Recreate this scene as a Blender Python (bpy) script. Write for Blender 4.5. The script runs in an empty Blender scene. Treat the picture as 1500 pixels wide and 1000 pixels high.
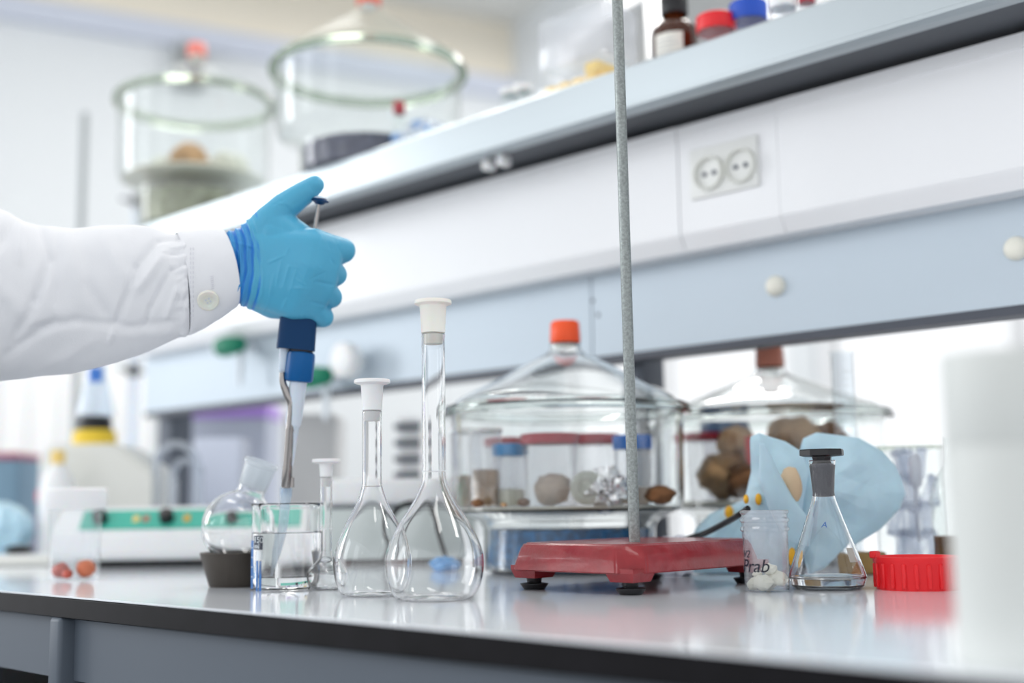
import bpy, bmesh, math, random
from mathutils import Vector, Matrix, noise
random.seed(7)
C = bpy.context.scene.collection
SC = bpy.context.scene
PI = math.pi

# ------------------------------------------------------------------ camera
F = 1800.0                                   # focal length in pixels of the 1500 px wide frame
CAM = Vector((0, 0, 0.075))
def _cd(px, py): return Vector(((px-750)/F, -(py-500)/F, -1.0))
_up = _cd(550, 500-13485); _up = (-_up if _up.y < 0 else _up).normalized()
_xn = _cd(-1120, 768)
_X = -(_xn - _up*_xn.dot(_up)).normalized()
_Y = _up.cross(_X)
ROT = Matrix((_X, _Y, _up))                  # rows = world axes in camera space -> camera-to-world rotation
cam_data = bpy.data.cameras.new('camera'); cam = bpy.data.objects.new('camera', cam_data); C.objects.link(cam)
cam.matrix_world = Matrix.Translation(CAM) @ ROT.to_4x4()
cam_data.sensor_width = 36; cam_data.lens = F*36/1500
cam_data.clip_start = 0.02; cam_data.clip_end = 60
cam_data.dof.use_dof = True; cam_data.dof.focus_distance = 1.07; cam_data.dof.aperture_fstop = 2.1
SC.camera = cam
SC.view_settings.view_transform = 'Standard'; SC.view_settings.look = 'None'
SC.view_settings.gamma = 1; SC.view_settings.use_curve_mapping = False
SC.view_settings.exposure = 0.30
SC.cycles.max_bounces = 14; SC.cycles.transmission_bounces = 12; SC.cycles.transparent_max_bounces = 24
SC.cycles.diffuse_bounces = 4; SC.cycles.glossy_bounces = 5
SC.cycles.sample_clamp_indirect = 6

def ray(px, py): return ROT @ _cd(px, py)
def P(px, py, Z): return CAM + ray(px, py)*Z
def onz(px, py, z=0.0):
    d = ray(px, py); return CAM + d*((z-CAM.z)/d.z)
def ony(px, py, y):
    d = ray(px, py); return CAM + d*(y/d.y)
def depth(p): return -((ROT.transposed() @ (p-CAM)).z)
def zat(base, py):
    c = ROT.transposed() @ (base-CAM); u = ROT.transposed() @ Vector((0,0,1)); k = (500-py)/F
    return (-k*c.z - c.y)/(u.y + k*u.z)
def at_depth(px, Z, z=0.0):                  # point at height z seen at column px, at camera depth Z
    lo, hi = -3000, 4000
    for _ in range(50):
        m = (lo+hi)/2
        if P(px, m, Z).z > z: lo = m
        else: hi = m
    p = P(px, m, Z); p.z = z; return p
def face_angle(p): return math.atan2(CAM.y-p.y, CAM.x-p.x)

# ------------------------------------------------------------------ world and lights
w = bpy.data.worlds.new('world'); SC.world = w; w.use_nodes = True
bg = w.node_tree.nodes['Background']; bg.inputs[0].default_value = (0.955, 0.975, 1.0, 1); bg.inputs[1].default_value = 1.0
LAMPS = [(-1.6, 0.1), (0.5, 0.1), (-3.6, 2.2), (-1.2, 2.6), (1.2, 2.6), (-3.2, 4.4)]  # lamps towards the far left wall are added to brighten it
LAMPW = [9, 9, 30, 24, 30, 52]
for i, (lx, ly) in enumerate(LAMPS):
    ld = bpy.data.lights.new('ceiling_lamp_light', 'AREA'); ld.shape = 'RECTANGLE'; ld.size = 1.4; ld.size_y = 0.5
    ld.energy = LAMPW[i]; ld.color = (1.0, 0.97, 0.93)
    lo = bpy.data.objects.new('ceiling_lamp_light', ld); C.objects.link(lo); lo.location = (lx, ly, 2.86)

# area lights added behind the camera for reflections; their windows are assumed, not built
for wx, wy, aim in ((-5.4, -1.3, (-1.2, 1.2)), (-3.3, -2.4, (-.6, 1.2)), (-.9, -3.0, (-.1, 1.2))):
    ld = bpy.data.lights.new('window_daylight_added_fill', 'AREA'); ld.shape = 'RECTANGLE'; ld.size = .95; ld.size_y = 1.9; ld.energy = (42, 13, 6)[len([o for o in bpy.data.lights if o.name.startswith('window_day')])-1]; ld.color = (.95, .975, 1)  # added fill light for bright reflections in glass and shelf edge
    lo = bpy.data.objects.new('window_daylight_added_fill', ld); C.objects.link(lo); lo.location = (wx, wy, 1.35)
    d_ = Vector((aim[0]-wx, aim[1]-wy, 0)); lo.rotation_euler = d_.to_track_quat('-Z', 'Y').to_euler()

# ------------------------------------------------------------------ materials
def srgb(r, g, b):
    f = lambda c: (c/255/12.92) if c/255 <= .04045 else ((c/255+.055)/1.055)**2.4
    return (f(r), f(g), f(b), 1)
def mat(name, col, rough=.5, metal=0., trans=0., ior=1.45, bump=0., bscale=100., var=0., vscale=20., coat=0., sss=0., spec=.5, alpha=1., detail=3, col2=None):
    m = bpy.data.materials.new(name); m.use_nodes = True
    nt = m.node_tree; b = nt.nodes['Principled BSDF']
    b.inputs['Base Color'].default_value = col; b.inputs['Roughness'].default_value = rough
    b.inputs['Metallic'].default_value = metal; b.inputs['Transmission Weight'].default_value = trans
    b.inputs['IOR'].default_value = ior; b.inputs['Coat Weight'].default_value = coat
    b.inputs['Coat Roughness'].default_value = .08; b.inputs['Alpha'].default_value = alpha
    b.inputs['Specular IOR Level'].default_value = spec
    if sss:
        b.inputs['Subsurface Weight'].default_value = sss; b.inputs['Subsurface Scale'].default_value = .005
    tc = nt.nodes.new('ShaderNodeTexCoord')
    if var or col2:
        n = nt.nodes.new('ShaderNodeTexNoise'); n.inputs['Scale'].default_value = vscale; n.inputs['Detail'].default_value = detail
        nt.links.new(tc.outputs['Object'], n.inputs['Vector'])
        r = nt.nodes.new('ShaderNodeValToRGB'); c = Vector(col[:3])
        lo = c*(1-var); hi = c*(1+var)
        r.color_ramp.elements[0].position = .35; r.color_ramp.elements[1].position = .65
        r.color_ramp.elements[0].color = (*lo, 1); r.color_ramp.elements[1].color = col2 if col2 else (*[min(1, x) for x in hi], 1)
        nt.links.new(n.outputs['Fac'], r.inputs[0]); nt.links.new(r.outputs[0], b.inputs['Base Color'])
    if bump:
        n = nt.nodes.new('ShaderNodeTexNoise'); n.inputs['Scale'].default_value = bscale; n.inputs['Detail'].default_value = detail
        nt.links.new(tc.outputs['Object'], n.inputs['Vector'])
        bp = nt.nodes.new('ShaderNodeBump'); bp.inputs['Strength'].default_value = bump; bp.inputs['Distance'].default_value = .001
        nt.links.new(n.outputs['Fac'], bp.inputs['Height']); nt.links.new(bp.outputs[0], b.inputs['Normal'])
    return m
def thin(name, col=(.95,.97,.97,1), rough=.02, frost=0., fcol=(.85,.88,.9,1), ior=1.5, spec=1.0):
    """thin walled glass or clear plastic: see-through with a Fresnel gloss; frost mixes in a milky scatter"""
    m = bpy.data.materials.new(name); m.use_nodes = True; nt = m.node_tree; nt.nodes.clear()
    o = nt.nodes.new('ShaderNodeOutputMaterial'); t = nt.nodes.new('ShaderNodeBsdfTransparent'); g = nt.nodes.new('ShaderNodeBsdfGlossy')
    t.inputs[0].default_value = col; g.inputs['Roughness'].default_value = rough
    lw = nt.nodes.new('ShaderNodeLayerWeight'); lw.inputs[0].default_value = .5       # Schlick Fresnel, the same on both faces
    pw = nt.nodes.new('ShaderNodeMath'); pw.operation = 'POWER'; pw.inputs[1].default_value = 4
    ma = nt.nodes.new('ShaderNodeMath'); ma.operation = 'MULTIPLY_ADD'; ma.inputs[1].default_value = .92; ma.inputs[2].default_value = .05
    mu = nt.nodes.new('ShaderNodeMath'); mu.operation = 'MULTIPLY'; mu.inputs[1].default_value = spec; mu.use_clamp = True
    nt.links.new(lw.outputs['Facing'], pw.inputs[0]); nt.links.new(pw.outputs[0], ma.inputs[0]); nt.links.new(ma.outputs[0], mu.inputs[0])
    base = t
    if frost:
        d = nt.nodes.new('ShaderNodeBsdfDiffuse'); d.inputs[0].default_value = fcol
        tl = nt.nodes.new('ShaderNodeBsdfTranslucent'); tl.inputs[0].default_value = fcol
        m1 = nt.nodes.new('ShaderNodeMixShader'); nt.links.new(d.outputs[0], m1.inputs[1]); nt.links.new(tl.outputs[0], m1.inputs[2])
        m2 = nt.nodes.new('ShaderNodeMixShader'); m2.inputs[0].default_value = frost
        nt.links.new(t.outputs[0], m2.inputs[1]); nt.links.new(m1.outputs[0], m2.inputs[2]); base = m2
    mx = nt.nodes.new('ShaderNodeMixShader'); nt.links.new(mu.outputs[0], mx.inputs[0])
    nt.links.new(base.outputs[0], mx.inputs[1]); nt.links.new(g.outputs[0], mx.inputs[2]); nt.links.new(mx.outputs[0], o.inputs[0])
    return m

GLASS = mat('clear_glass', (1,1,1,1), 0, trans=1, ior=1.47)
CANI = mat('off_white_canister', srgb(222,225,222), .5)
WATER = mat('water', (1,1,1,1), 0, trans=1, ior=1.33)
FROST = mat('frosted_glass', (.93,.95,.97,1), .45, trans=.75, ior=1.4)
GREENGLASS = mat('green_tinted_flange_glass', (.60,.67,.56,1), .08, trans=.85, ior=1.4)
FLANGEC = mat('clear_flange_glass', (.90,.96,.93,1), .03, trans=1, ior=1.47)
THICKG = mat('thick_clear_glass', (.975,.99,.985,1), .0, trans=1, ior=1.47)
THIN = thin('thin_glass', (.955,.975,.97,1), .02)
THIND = thin('thin_dome_glass', (.965,.98,.975,1), .3, spec=.14)
THINP = thin('thin_plastic', (.96,.965,.98,1), .15, frost=.15, fcol=(.86,.88,.93,1))
THINC = thin('clear_tub_plastic', (.97,.98,.99,1), .08, frost=.07)
WINGLASS = thin('window_glass', (1,1,1,1), .0, spec=.6)
TUBING = thin('clear_tubing', (.9,.93,.97,1), .1, frost=.35, fcol=(.85,.88,.92,1))
TABLE = mat('white_laminate', srgb(236,240,246), .12, coat=.3, var=.012, vscale=3)
EDGE = mat('dark_laminate_edge', srgb(16,15,19), .35, spec=.15, var=.3, vscale=30)
APRON = mat('painted_grey_steel', srgb(90,99,110), .5, bump=.15, bscale=60)
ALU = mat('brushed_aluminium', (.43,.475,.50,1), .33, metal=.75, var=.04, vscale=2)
ALUD = mat('shelf_underside_shade', srgb(88,92,98), .55, metal=.2, var=.15, vscale=2)  # dark tone puts the shade below the shelf into the colour
GREYP = mat('grey_panel_paint', srgb(190,202,212), .4, metal=.1, var=.02, vscale=3)
DARKLIP = mat('dark_panel_lip', srgb(74,78,88), .5)
WHITEP = mat('white_trunking', srgb(240,241,243), .32, coat=.15)
CREAM = mat('cream_plastic', srgb(228,228,222), .45)
CREAMK = mat('cream_knob', srgb(236,234,222), .4)
BLACK = mat('black_plastic', srgb(22,22,26), .35, bump=.1, bscale=300)
RUBBER = mat('dark_brown_rubber', srgb(62,56,50), .55, bump=.25, bscale=500, var=.12, vscale=40)
REDPAINT = mat('red_enamel', srgb(146,34,42), .32, bump=.9, bscale=90, var=.12, vscale=60, coat=.35)
GALV = mat('galvanised_steel', (.28,.305,.30,1), .42, metal=.75, bump=.4, bscale=500, var=.18, vscale=420, detail=6)
CHROME = mat('polished_steel', (.34,.32,.31,1), .2, metal=1, spec=.5)
NAVY = mat('navy_plastic', srgb(10,56,98), .45, spec=.25)
BLUEP = mat('blue_plastic', srgb(8,88,150), .4, spec=.3)
WHITEPL = mat('white_plastic', srgb(240,241,242), .4, sss=.2)
IVORY = mat('ivory_stopper', srgb(240,238,230), .42, sss=.3)
PALEBLUE = mat('pale_grey_blue_plastic', srgb(214,224,236), .35, sss=.2)
TIP = thin('translucent_blue_tip', (.88,.94,.99,1), .15, frost=.32, fcol=(.80,.90,.99,1))
ORANGE = mat('orange_plastic', srgb(250,88,36), .4)
ORBROWN = mat('brown_orange_plastic', srgb(190,116,94), .4)
RED = mat('bright_red_plastic', srgb(232,34,42), .38, sss=.1)
DRED = mat('crimson_plastic', srgb(176,30,56), .4)
BLUE = mat('bright_blue_plastic', srgb(26,112,208), .4)
CYANB = mat('sky_blue_plastic', srgb(40,140,205), .4)
COAT = mat('white_cotton', srgb(235,236,240), .85, bump=.25, bscale=900, spec=.2)
SEAM = mat('coat_stitching', srgb(214,214,222), .9)
BUTTON = mat('pearl_button', srgb(236,234,224), .25, sss=.3)
TEAL = mat('teal_panel', srgb(70,186,165), .45)
GREEN = mat('green_plastic', srgb(0,122,92), .4)
STONE = mat('beige_stone', srgb(208,186,164), .8, bump=.8, bscale=80, var=.15, vscale=50)
TANS = mat('tan_stone', srgb(176,140,100), .8, bump=.8, bscale=60, var=.3, vscale=35)
BROWNS = mat('brown_stone', srgb(120,82,52), .8, bump=.8, bscale=60, var=.3, vscale=35)
CERAMIC = mat('glazed_ceramic', srgb(234,230,214), .3)
SILICA = mat('blue_silica_gel', srgb(40,120,180), .3, trans=.2, var=.4, vscale=120)
FOIL = mat('crumpled_foil', (.8,.8,.82,1), .25, metal=.9, bump=1., bscale=160)
SHELL = mat('pale_shell', srgb(214,218,208), .4, bump=.4, bscale=120, var=.1, vscale=80)
AMBER = mat('amber_glass', srgb(70,34,16), .08, coat=.5)
PAPER = mat('label_paper', srgb(232,230,222), .7)
YELLOW = mat('yellow_plastic', srgb(240,206,60), .5)
YSOFT = mat('pale_yellow_plastic', srgb(248,214,130), .5)
BAG = mat('light_blue_bag', srgb(184,214,228), .42, sss=.12, var=.05, vscale=30)
BAGD = mat('light_blue_bag_deeper', srgb(140,190,214), .38, var=.05, vscale=30)  # deeper blue than the other bag material
YELPRINT = mat('yellow_print', srgb(236,176,40), .5)
REDB = mat('dried_red_fruit', srgb(176,82,68), .5, bump=.4, bscale=90, var=.35, vscale=60)
CHALK = mat('chalky_white', srgb(234,232,214), .8, bump=.6, bscale=120)
WALLG = mat('light_grey_wall', srgb(222,226,229), .8, bump=.1, bscale=30)
WALLB = mat('beige_upper_wall', srgb(246,238,222), .8, bump=.1, bscale=30)
LAV = mat('pale_lavender_trim', srgb(208,214,228), .6)
FLOORM = mat('grey_vinyl_floor', srgb(120,126,132), .4, var=.08, vscale=4)
CEILM = mat('white_ceiling', srgb(235,235,232), .8, bump=.2, bscale=40)
PURPLE = mat('violet_light_tint', srgb(176,140,220), .4)  # colour of purple light, painted onto the crate lid
GREYBOX = mat('warm_grey_plastic', srgb(196,196,196), .5)
COOLBOX = mat('cool_grey_box', srgb(176,182,198), .5)
DGREY = mat('dark_grey_steel', srgb(92,98,108), .5, metal=.3)
PGREY = mat('pale_grey_enamel', srgb(206,214,212), .45)
BLACKBOX = mat('charcoal_box', srgb(70,72,86), .5)
GLOVE = None

# ------------------------------------------------------------------ mesh helpers
def mk(name, bm, m, parent=None, smooth=True, label=None):
    me = bpy.data.meshes.new(name); bm.to_mesh(me); bm.free()
    o = bpy.data.objects.new(name, me); C.objects.link(o)
    me.materials.append(m)
    if smooth:
        me.polygons.foreach_set('use_smooth', [True]*len(me.polygons))
        try: me.set_sharp_from_angle(angle=math.radians(38))
        except Exception: pass
    if parent: o.parent = parent
    if label: o['label'] = label
    return o
def thing(name, label, cat, loc=(0,0,0), group=None, rz=0.):
    o = bpy.data.objects.new(name, None); C.objects.link(o); o.location = loc; o.rotation_euler = (0,0,rz)
    o.empty_display_size = .02
    o['label'] = label; o['category'] = cat
    if group: o['group'] = group
    return o
def tag(o, label, cat, group=None):
    o['label'] = label; o['category'] = cat
    if group: o['group'] = group
    return o
def struct(o): o['kind'] = 'structure'; return o
def new(): return bmesh.new()
def lathe(bm, prof, n=48, c=(0,0,0), close=False):
    """revolve (r,z) profile; r=0 makes a pole; close joins last to first"""
    rings = []
    for r, z in prof:
        if r < 1e-7: rings.append([bm.verts.new((c[0], c[1], c[2]+z))])
        else: rings.append([bm.verts.new((c[0]+r*math.cos(2*PI*k/n), c[1]+r*math.sin(2*PI*k/n), c[2]+z)) for k in range(n)])
    prs = list(zip(rings, rings[1:])) + ([(rings[-1], rings[0])] if close else [])
    for a, b in prs:
        for k in range(n):
            k2 = (k+1) % n
            if len(a) == 1 and len(b) == 1: continue
            if len(a) == 1: bm.faces.new((a[0], b[k2], b[k]))
            elif len(b) == 1: bm.faces.new((a[k], a[k2], b[0]))
            else: bm.faces.new((a[k], a[k2], b[k2], b[k]))
    return bm
def smoothprof(pts, sub=6):
    """Catmull-Rom through profile points"""
    out = []
    n = len(pts)
    for i in range(n-1):
        p0 = pts[max(i-1,0)]; p1 = pts[i]; p2 = pts[i+1]; p3 = pts[min(i+2,n-1)]
        for k in range(sub):
            t = k/sub
            out.append(tuple(max(0., .5*((2*p1[j]) + (-p0[j]+p2[j])*t + (2*p0[j]-5*p1[j]+4*p2[j]-p3[j])*t*t + (-p0[j]+3*p1[j]-3*p2[j]+p3[j])*t**3)) if j == 0 else
                             .5*((2*p1[j]) + (-p0[j]+p2[j])*t + (2*p0[j]-5*p1[j]+4*p2[j]-p3[j])*t*t + (-p0[j]+3*p1[j]-3*p2[j]+p3[j])*t**3) for j in (0,1)))
    out.append(pts[-1]); return out
def wall2(outer, t, tb=None):
    """closed double wall profile for a vessel from its outer profile (starting at r=0 bottom)"""
    tb = tb or t
    inner = []
    for i, (r, z) in enumerate(outer):
        a = outer[max(i-1,0)]; b = outer[min(i+1,len(outer)-1)]
        d = Vector((b[0]-a[0], b[1]-a[1])); d = d.normalized() if d.length else Vector((1,0))
        nx, nz = d[1], -d[0]
        inner.append((max(0, r-nx*t) if r > 0 else 0, z-nz*(tb if r < outer[-1][0]*0.0+1e-6 or abs(nz) > .8 else t)))
    inner[-1] = (outer[-1][0]-t, outer[-1][1])
    top = outer[-1]
    return outer + [(top[0]-t*.5, top[1]+t*.5)] + inner[::-1]
def box(bm, sx, sy, sz, c=(0,0,0), b=0., seg=2, rot=None):
    """box of full size sx sy sz, centre c, bevel b"""
    r = bmesh.ops.create_cube(bm, size=1.0); vs = r['verts']
    for v in vs: v.co = Vector((v.co.x*sx, v.co.y*sy, v.co.z*sz))
    if b:
        es = list({e for v in vs for e in v.link_edges})
        rr = bmesh.ops.bevel(bm, geom=es, offset=b, segments=seg, profile=.5, affect='EDGES')
        vs = list({v for f in rr['faces'] for v in f.verts} | {v for v in vs if v.is_valid})
    for v in vs:
        if rot is not None: v.co = rot @ v.co
        v.co += Vector(c)
    return vs
def tube(bm, pts, rad, n=16, caps=True):
    pts = [Vector(p) for p in pts]; rs = rad if isinstance(rad, (list, tuple)) else [rad]*len(pts)
    rings = []; prev = None
    for i, p in enumerate(pts):
        t = (pts[min(i+1,len(pts)-1)] - pts[max(i-1,0)]).normalized()
        if prev is None:
            a = Vector((0,0,1)) if abs(t.z) < .9 else Vector((1,0,0)); u = t.cross(a).normalized()
        else: u = (prev - t*prev.dot(t)).normalized()
        prev = u; v = t.cross(u)
        rings.append([bm.verts.new(p + u*rs[i]*math.cos(2*PI*k/n) + v*rs[i]*math.sin(2*PI*k/n)) for k in range(n)])
    for a, b in zip(rings, rings[1:]):
        for k in range(n): bm.faces.new((a[k], a[(k+1)%n], b[(k+1)%n], b[k]))
    if caps: bm.faces.new(rings[0][::-1]); bm.faces.new(rings[-1])
    return bm
def curvepts(pts, sub=8):
    pts = [Vector(p) for p in pts]; out = []; n = len(pts)
    for i in range(n-1):
        p0, p1, p2, p3 = pts[max(i-1,0)], pts[i], pts[i+1], pts[min(i+2,n-1)]
        for k in range(sub):
            t = k/sub
            out.append(.5*((2*p1) + (-p0+p2)*t + (2*p0-5*p1+4*p2-p3)*t*t + (-p0+3*p1-3*p2+p3)*t**3))
    out.append(pts[-1]); return out
def extrude_profile(bm, yz, x0, x1):
    a = [bm.verts.new((x0, y, z)) for y, z in yz]; b = [bm.verts.new((x1, y, z)) for y, z in yz]
    n = len(yz)
    for k in range(n): bm.faces.new((a[k], a[(k+1)%n], b[(k+1)%n], b[k]))
    bm.faces.new(a[::-1]); bm.faces.new(b)
    bmesh.ops.recalc_face_normals(bm, faces=bm.faces)
    return bm
def lump(bm, r, c=(0,0,0), sc=(1,1,1), amp=.15, fr=2.5, seed=0, sub=3, facet=False):
    res = bmesh.ops.create_icosphere(bm, subdivisions=sub, radius=1)
    for v in res['verts']:
        q = v.co*fr + Vector((seed*7.3, seed*1.7, seed*3.1))
        k = 1 + amp*noise.noise(q) + amp*.4*noise.noise(q*2.7)
        v.co = Vector((v.co.x*sc[0], v.co.y*sc[1], v.co.z*sc[2]))*r*k + Vector(c)
    return bm
def text_mesh(body, size, ext=.0001, shear=0.):
    cu = bpy.data.curves.new('lettering', 'FONT'); cu.body = body; cu.size = size; cu.extrude = ext; cu.align_x = 'LEFT'; cu.shear = shear
    o = bpy.data.objects.new('lettering', cu); C.objects.link(o)
    dg = bpy.context.evaluated_depsgraph_get(); me = bpy.data.meshes.new_from_object(o.evaluated_get(dg))
    bpy.data.objects.remove(o); bm = bmesh.new(); bm.from_mesh(me); bpy.data.meshes.remove(me); return bm
def wrap(bm, r, a0, z0, flip=1):
    """bend a flat xy drawing round a cylinder of radius r; x runs counter-clockwise from angle a0"""
    bmesh.ops.subdivide_edges(bm, edges=[e for e in bm.edges if abs(e.verts[0].co.x-e.verts[1].co.x) > r*.15], cuts=2)
    for v in bm.verts:
        a = a0 + flip*v.co.x/r; rr = r+v.co.z
        v.co = Vector((rr*math.cos(a), rr*math.sin(a), z0+v.co.y))
    return bm
def patch(bm, w_, h_, x=0, y=0, t=.0001, nx=8):
    vs = [[bm.verts.new((x+w_*i/nx, y+h_*j, k*t)) for i in range(nx+1)] for j in (0,1) for k in (0,1)]
    a, b, c, d = vs  # a: y0 z0, b: y0 z1, c: y1 z0, d: y1 z1
    for i in range(nx):
        bm.faces.new((b[i], b[i+1], d[i+1], d[i])); bm.faces.new((a[i], c[i], c[i+1], a[i+1]))
        bm.faces.new((a[i], a[i+1], b[i+1], b[i])); bm.faces.new((c[i], d[i], d[i+1], c[i+1]))
    bm.faces.new((a[0], b[0], d[0], c[0])); bm.faces.new((a[nx], c[nx], d[nx], b[nx]))
    return bm
def copy_thing(o, loc, label, group=None, rz=None):
    c = o.copy(); C.objects.link(c); c.location = loc; c['label'] = label
    if rz is not None: c.rotation_euler.z = rz
    if group: c['group'] = group
    for ch in list(o.children):
        d = ch.copy(); C.objects.link(d); d.parent = c
        for g in list(ch.children):
            e = g.copy(); C.objects.link(e); e.parent = d
    return c

# ------------------------------------------------------------------ the room
TY0 = 0.527                                      # front edge of the bench
FLOOR_Z = -0.90
bm = new(); box(bm, 14, 14, .1, (-1.5, 3.5, FLOOR_Z-.05)); struct(mk('floor', bm, FLOORM, smooth=False))
bm = new(); box(bm, 14, 14, .1, (-1.5, 3.5, 3.05)); struct(mk('ceiling', bm, CEILM, smooth=False))
A = at_depth(102, 6.0); VP = ray(3700, 697); VP.z = 0; VP.normalize()
corner = at_depth(761, 7.16)
wd = Vector((corner.x-A.x, corner.y-A.y, 0)).normalized(); wn = Vector((-wd.y, wd.x, 0))      # away from the camera
if wn.dot(Vector((A.x, A.y, 0))) < 0: wn = -wn
HB = CAM.z + 740/1800*6.0                        # height of the pale band on the far wall
def wallbox(name, p0, p1, z0, z1, off, th, m, nrm):
    d = (p1-p0); L = d.length; d.normalize()
    R = Matrix((d, Vector((-d.y, d.x, 0)), Vector((0,0,1)))).transposed()
    bm = new(); mid = (p0+p1)/2 + nrm*(off+th/2); box(bm, L, th, z1-z0, (mid.x, mid.y, (z0+z1)/2), rot=R)
    return mk(name, bm, m, smooth=False)
pa = A - wd*2.8; pb = corner.copy()
for p in (pa, pb): p.z = 0
struct(wallbox('wall_left', pa, pb, FLOOR_Z, HB, 0, .12, WALLG, wn))
struct(wallbox('wall_left_upper', pa, pb, HB, 3.0, 0, .12, WALLB, wn))
struct(wallbox('trim_1', pa, pb, HB-.02, HB+.10, -.05, .05, LAV, wn))
# window wall: runs from the corner towards the right
bd = -wn; bn = wd.copy()                          # direction of the wall, outward normal
q0 = pb.copy()
def wseg(name, s0, s1, z0, z1, m=WALLG, off=0, th=.15):
    return wallbox(name, q0+bd*s0, q0+bd*s1, z0, z1, off, th, m, bn)
struct(wseg('wall_back', 0, 6.6, FLOOR_Z, -.35))
struct(wseg('wall_back_upper', 0, 6.6, 2.75, 3.0))
struct(wseg('wall_back_pier', 0, .5, -.35, 2.75))
for k in range(3):
    s0 = .5 + k*2.05
    wf = new(); d = bd; R = Matrix((d, Vector((-d.y, d.x, 0)), Vector((0,0,1)))).transposed()
    def fb(a, b, z0, z1):
        mid = q0 + bd*(a+b)/2 + bn*.06; box(wf, b-a, .06, z1-z0, (mid.x, mid.y, (z0+z1)/2), rot=R)
    fb(s0, s0+.06, -.35, 2.75); fb(s0+1.84, s0+1.90, -.35, 2.75); fb(s0+.06, s0+1.84, -.35, -.28); fb(s0+.06, s0+1.84, 2.68, 2.75)
    fb(s0+.93, s0+.97, -.28, 2.68)
    wo = struct(mk('window_%d' % (k+1), wf, WHITEP, smooth=False))
    for j in (0, 1):
        g = new(); a = s0+.06+j*.91; mid = q0 + bd*(a+.435) + bn*.06
        box(g, .865, .006, 2.95, (mid.x, mid.y, 1.2), rot=R); mk('pane', g, WINGLASS, wo, smooth=False)
    struct(wseg('wall_back_pier', s0+1.90, s0+2.05, -.35, 2.75))
# ceiling luminaires, with the ones added for the far wall
for i, (lx, ly) in enumerate(LAMPS):
    t = thing('ceiling_lamp', ['flat white ceiling lamp above the left front of the bench', 'flat white ceiling lamp above the right front of the bench', 'added flat white ceiling lamp over the far left end of the bench, brightening the far wall', 'flat white ceiling lamp behind the middle of the bench', 'flat white ceiling lamp behind the right end of the bench', 'added flat white ceiling lamp brightening the beige far wall'][i], 'lamp', (lx, ly, 2.88), 'ceiling lamps')
    bm = new(); box(bm, 1.5, .6, .10, (0,0,.06), .01); mk('housing', bm, WHITEP, t)

# ------------------------------------------------------------------ bench
t = thing('laboratory_bench', 'long laboratory bench with glossy white top, dark edge and grey steel apron', 'bench', (-1.0, TY0, 0))
BX0, BX1 = -3.4, 1.9; BY1 = 1.95
L_ = BX1-BX0; cx = (BX0+BX1)/2+1.0
bm = new(); box(bm, L_, BY1-TY0, .0016, (cx, (BY1-TY0)/2, -.0008), .0003, 1); mk('bench_top', bm, TABLE, t)
bm = new(); box(bm, L_-.0005, BY1-TY0-.0005, .018, (cx, (BY1-TY0)/2, -.0107), .001, 1); mk('bench_core', bm, EDGE, t, label='dark layered laminate edge under the white top')
bm = new(); box(bm, L_-.03, .018, .056, (cx, .022, -.0477)); mk('apron', bm, APRON, t, smooth=False)
bm = new(); box(bm, L_-.03, .018, .056, (cx, BY1-TY0-.025, -.0477)); mk('apron', bm, APRON, t, smooth=False)
pb_ = ony(97, 930, TY0+.01)
for xx in (pb_.x+1.0, pb_.x+2.4, pb_.x-.2, ):
    bm = new(); box(bm, .021, .028, .066, (xx, .012, -.0525), .004, 3); mk('bracket', bm, APRON, t)
for xx in (BX0+1.1, -.6, .7, BX1+.9):
    for yy in (.14, 1.25):
        bm = new(); box(bm, .05, .05, .88, (xx, yy, -.4595), .004); mk('leg', bm, DGREY, t)
bm = new(); box(bm, L_-.3, 1.0, .5, (cx, .75, -.42)); mk('under_cabinet', bm, BLACKBOX, t, smooth=False, label='dark cupboards set back under the bench')

# ------------------------------------------------------------------ shelf frame along the middle of the bench
SX0 = ony(212, 560, 1.25).x; SX1 = 1.35
PY = 1.25
zpb = ony(950, 513, PY).z                        # underside of grey service panel
TRY = 1.205
zt0 = ony(930, 380, TRY).z; zt1 = ony(930, 204, TRY).z
SHY = 1.12
zs1 = ony(967, 80, SHY).z; zs0 = ony(967, 148, SHY).z
print('PANEL', zpb, 'TRUNK', zt0, zt1, 'SHELF', zs0, zs1, 'SX0', SX0)
SHELFTOP = zs1 - .004
fr = thing('shelf_frame', 'grey steel shelf frame with long upper shelf running over the middle of the bench', 'shelf', (SX0, PY, 0))
def fpart(name, yz, x0, x1, m, label=None, smooth=False):
    bm = new(); extrude_profile(bm, [(y-PY, z) for y, z in yz], x0-SX0, x1-SX0); return mk(name, bm, m, fr, smooth, label)
seamx = ony(866, 430, PY).x
fpart('service_panel', [(PY, zpb), (PY, zt1), (PY+.02, zt1), (PY+.02, zpb)], SX0, seamx-.0012, GREYP)
fpart('service_panel', [(PY, zpb), (PY, zt1), (PY+.02, zt1), (PY+.02, zpb)], seamx+.0012, SX1, GREYP)
fpart('panel_lip', [(PY+.001, zpb-.010), (PY+.001, zpb), (PY+.035, zpb), (PY+.035, zpb-.010)], SX0, SX1, DARKLIP, 'dark lip under the grey panel')
fh = zs1-zs0
fpart('shelf_fascia', [(SHY, zs0+fh*.16), (SHY, zs1-.003), (SHY+.003, zs1), (SHY+.02, zs1), (SHY+.02, zs0), (SHY+.007, zs0), (SHY-.003, zs0+.003), (SHY-.003, zs0+fh*.13)], SX0-.02, SX1, ALU, 'aluminium shelf edge with rolled lower lip')
fpart('shelf_board', [(SHY+.02, SHELFTOP-.02), (SHY+.02, SHELFTOP), (PY+.30, SHELFTOP), (PY+.30, SHELFTOP-.02)], SX0-.02, SX1, GREYP)
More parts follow.
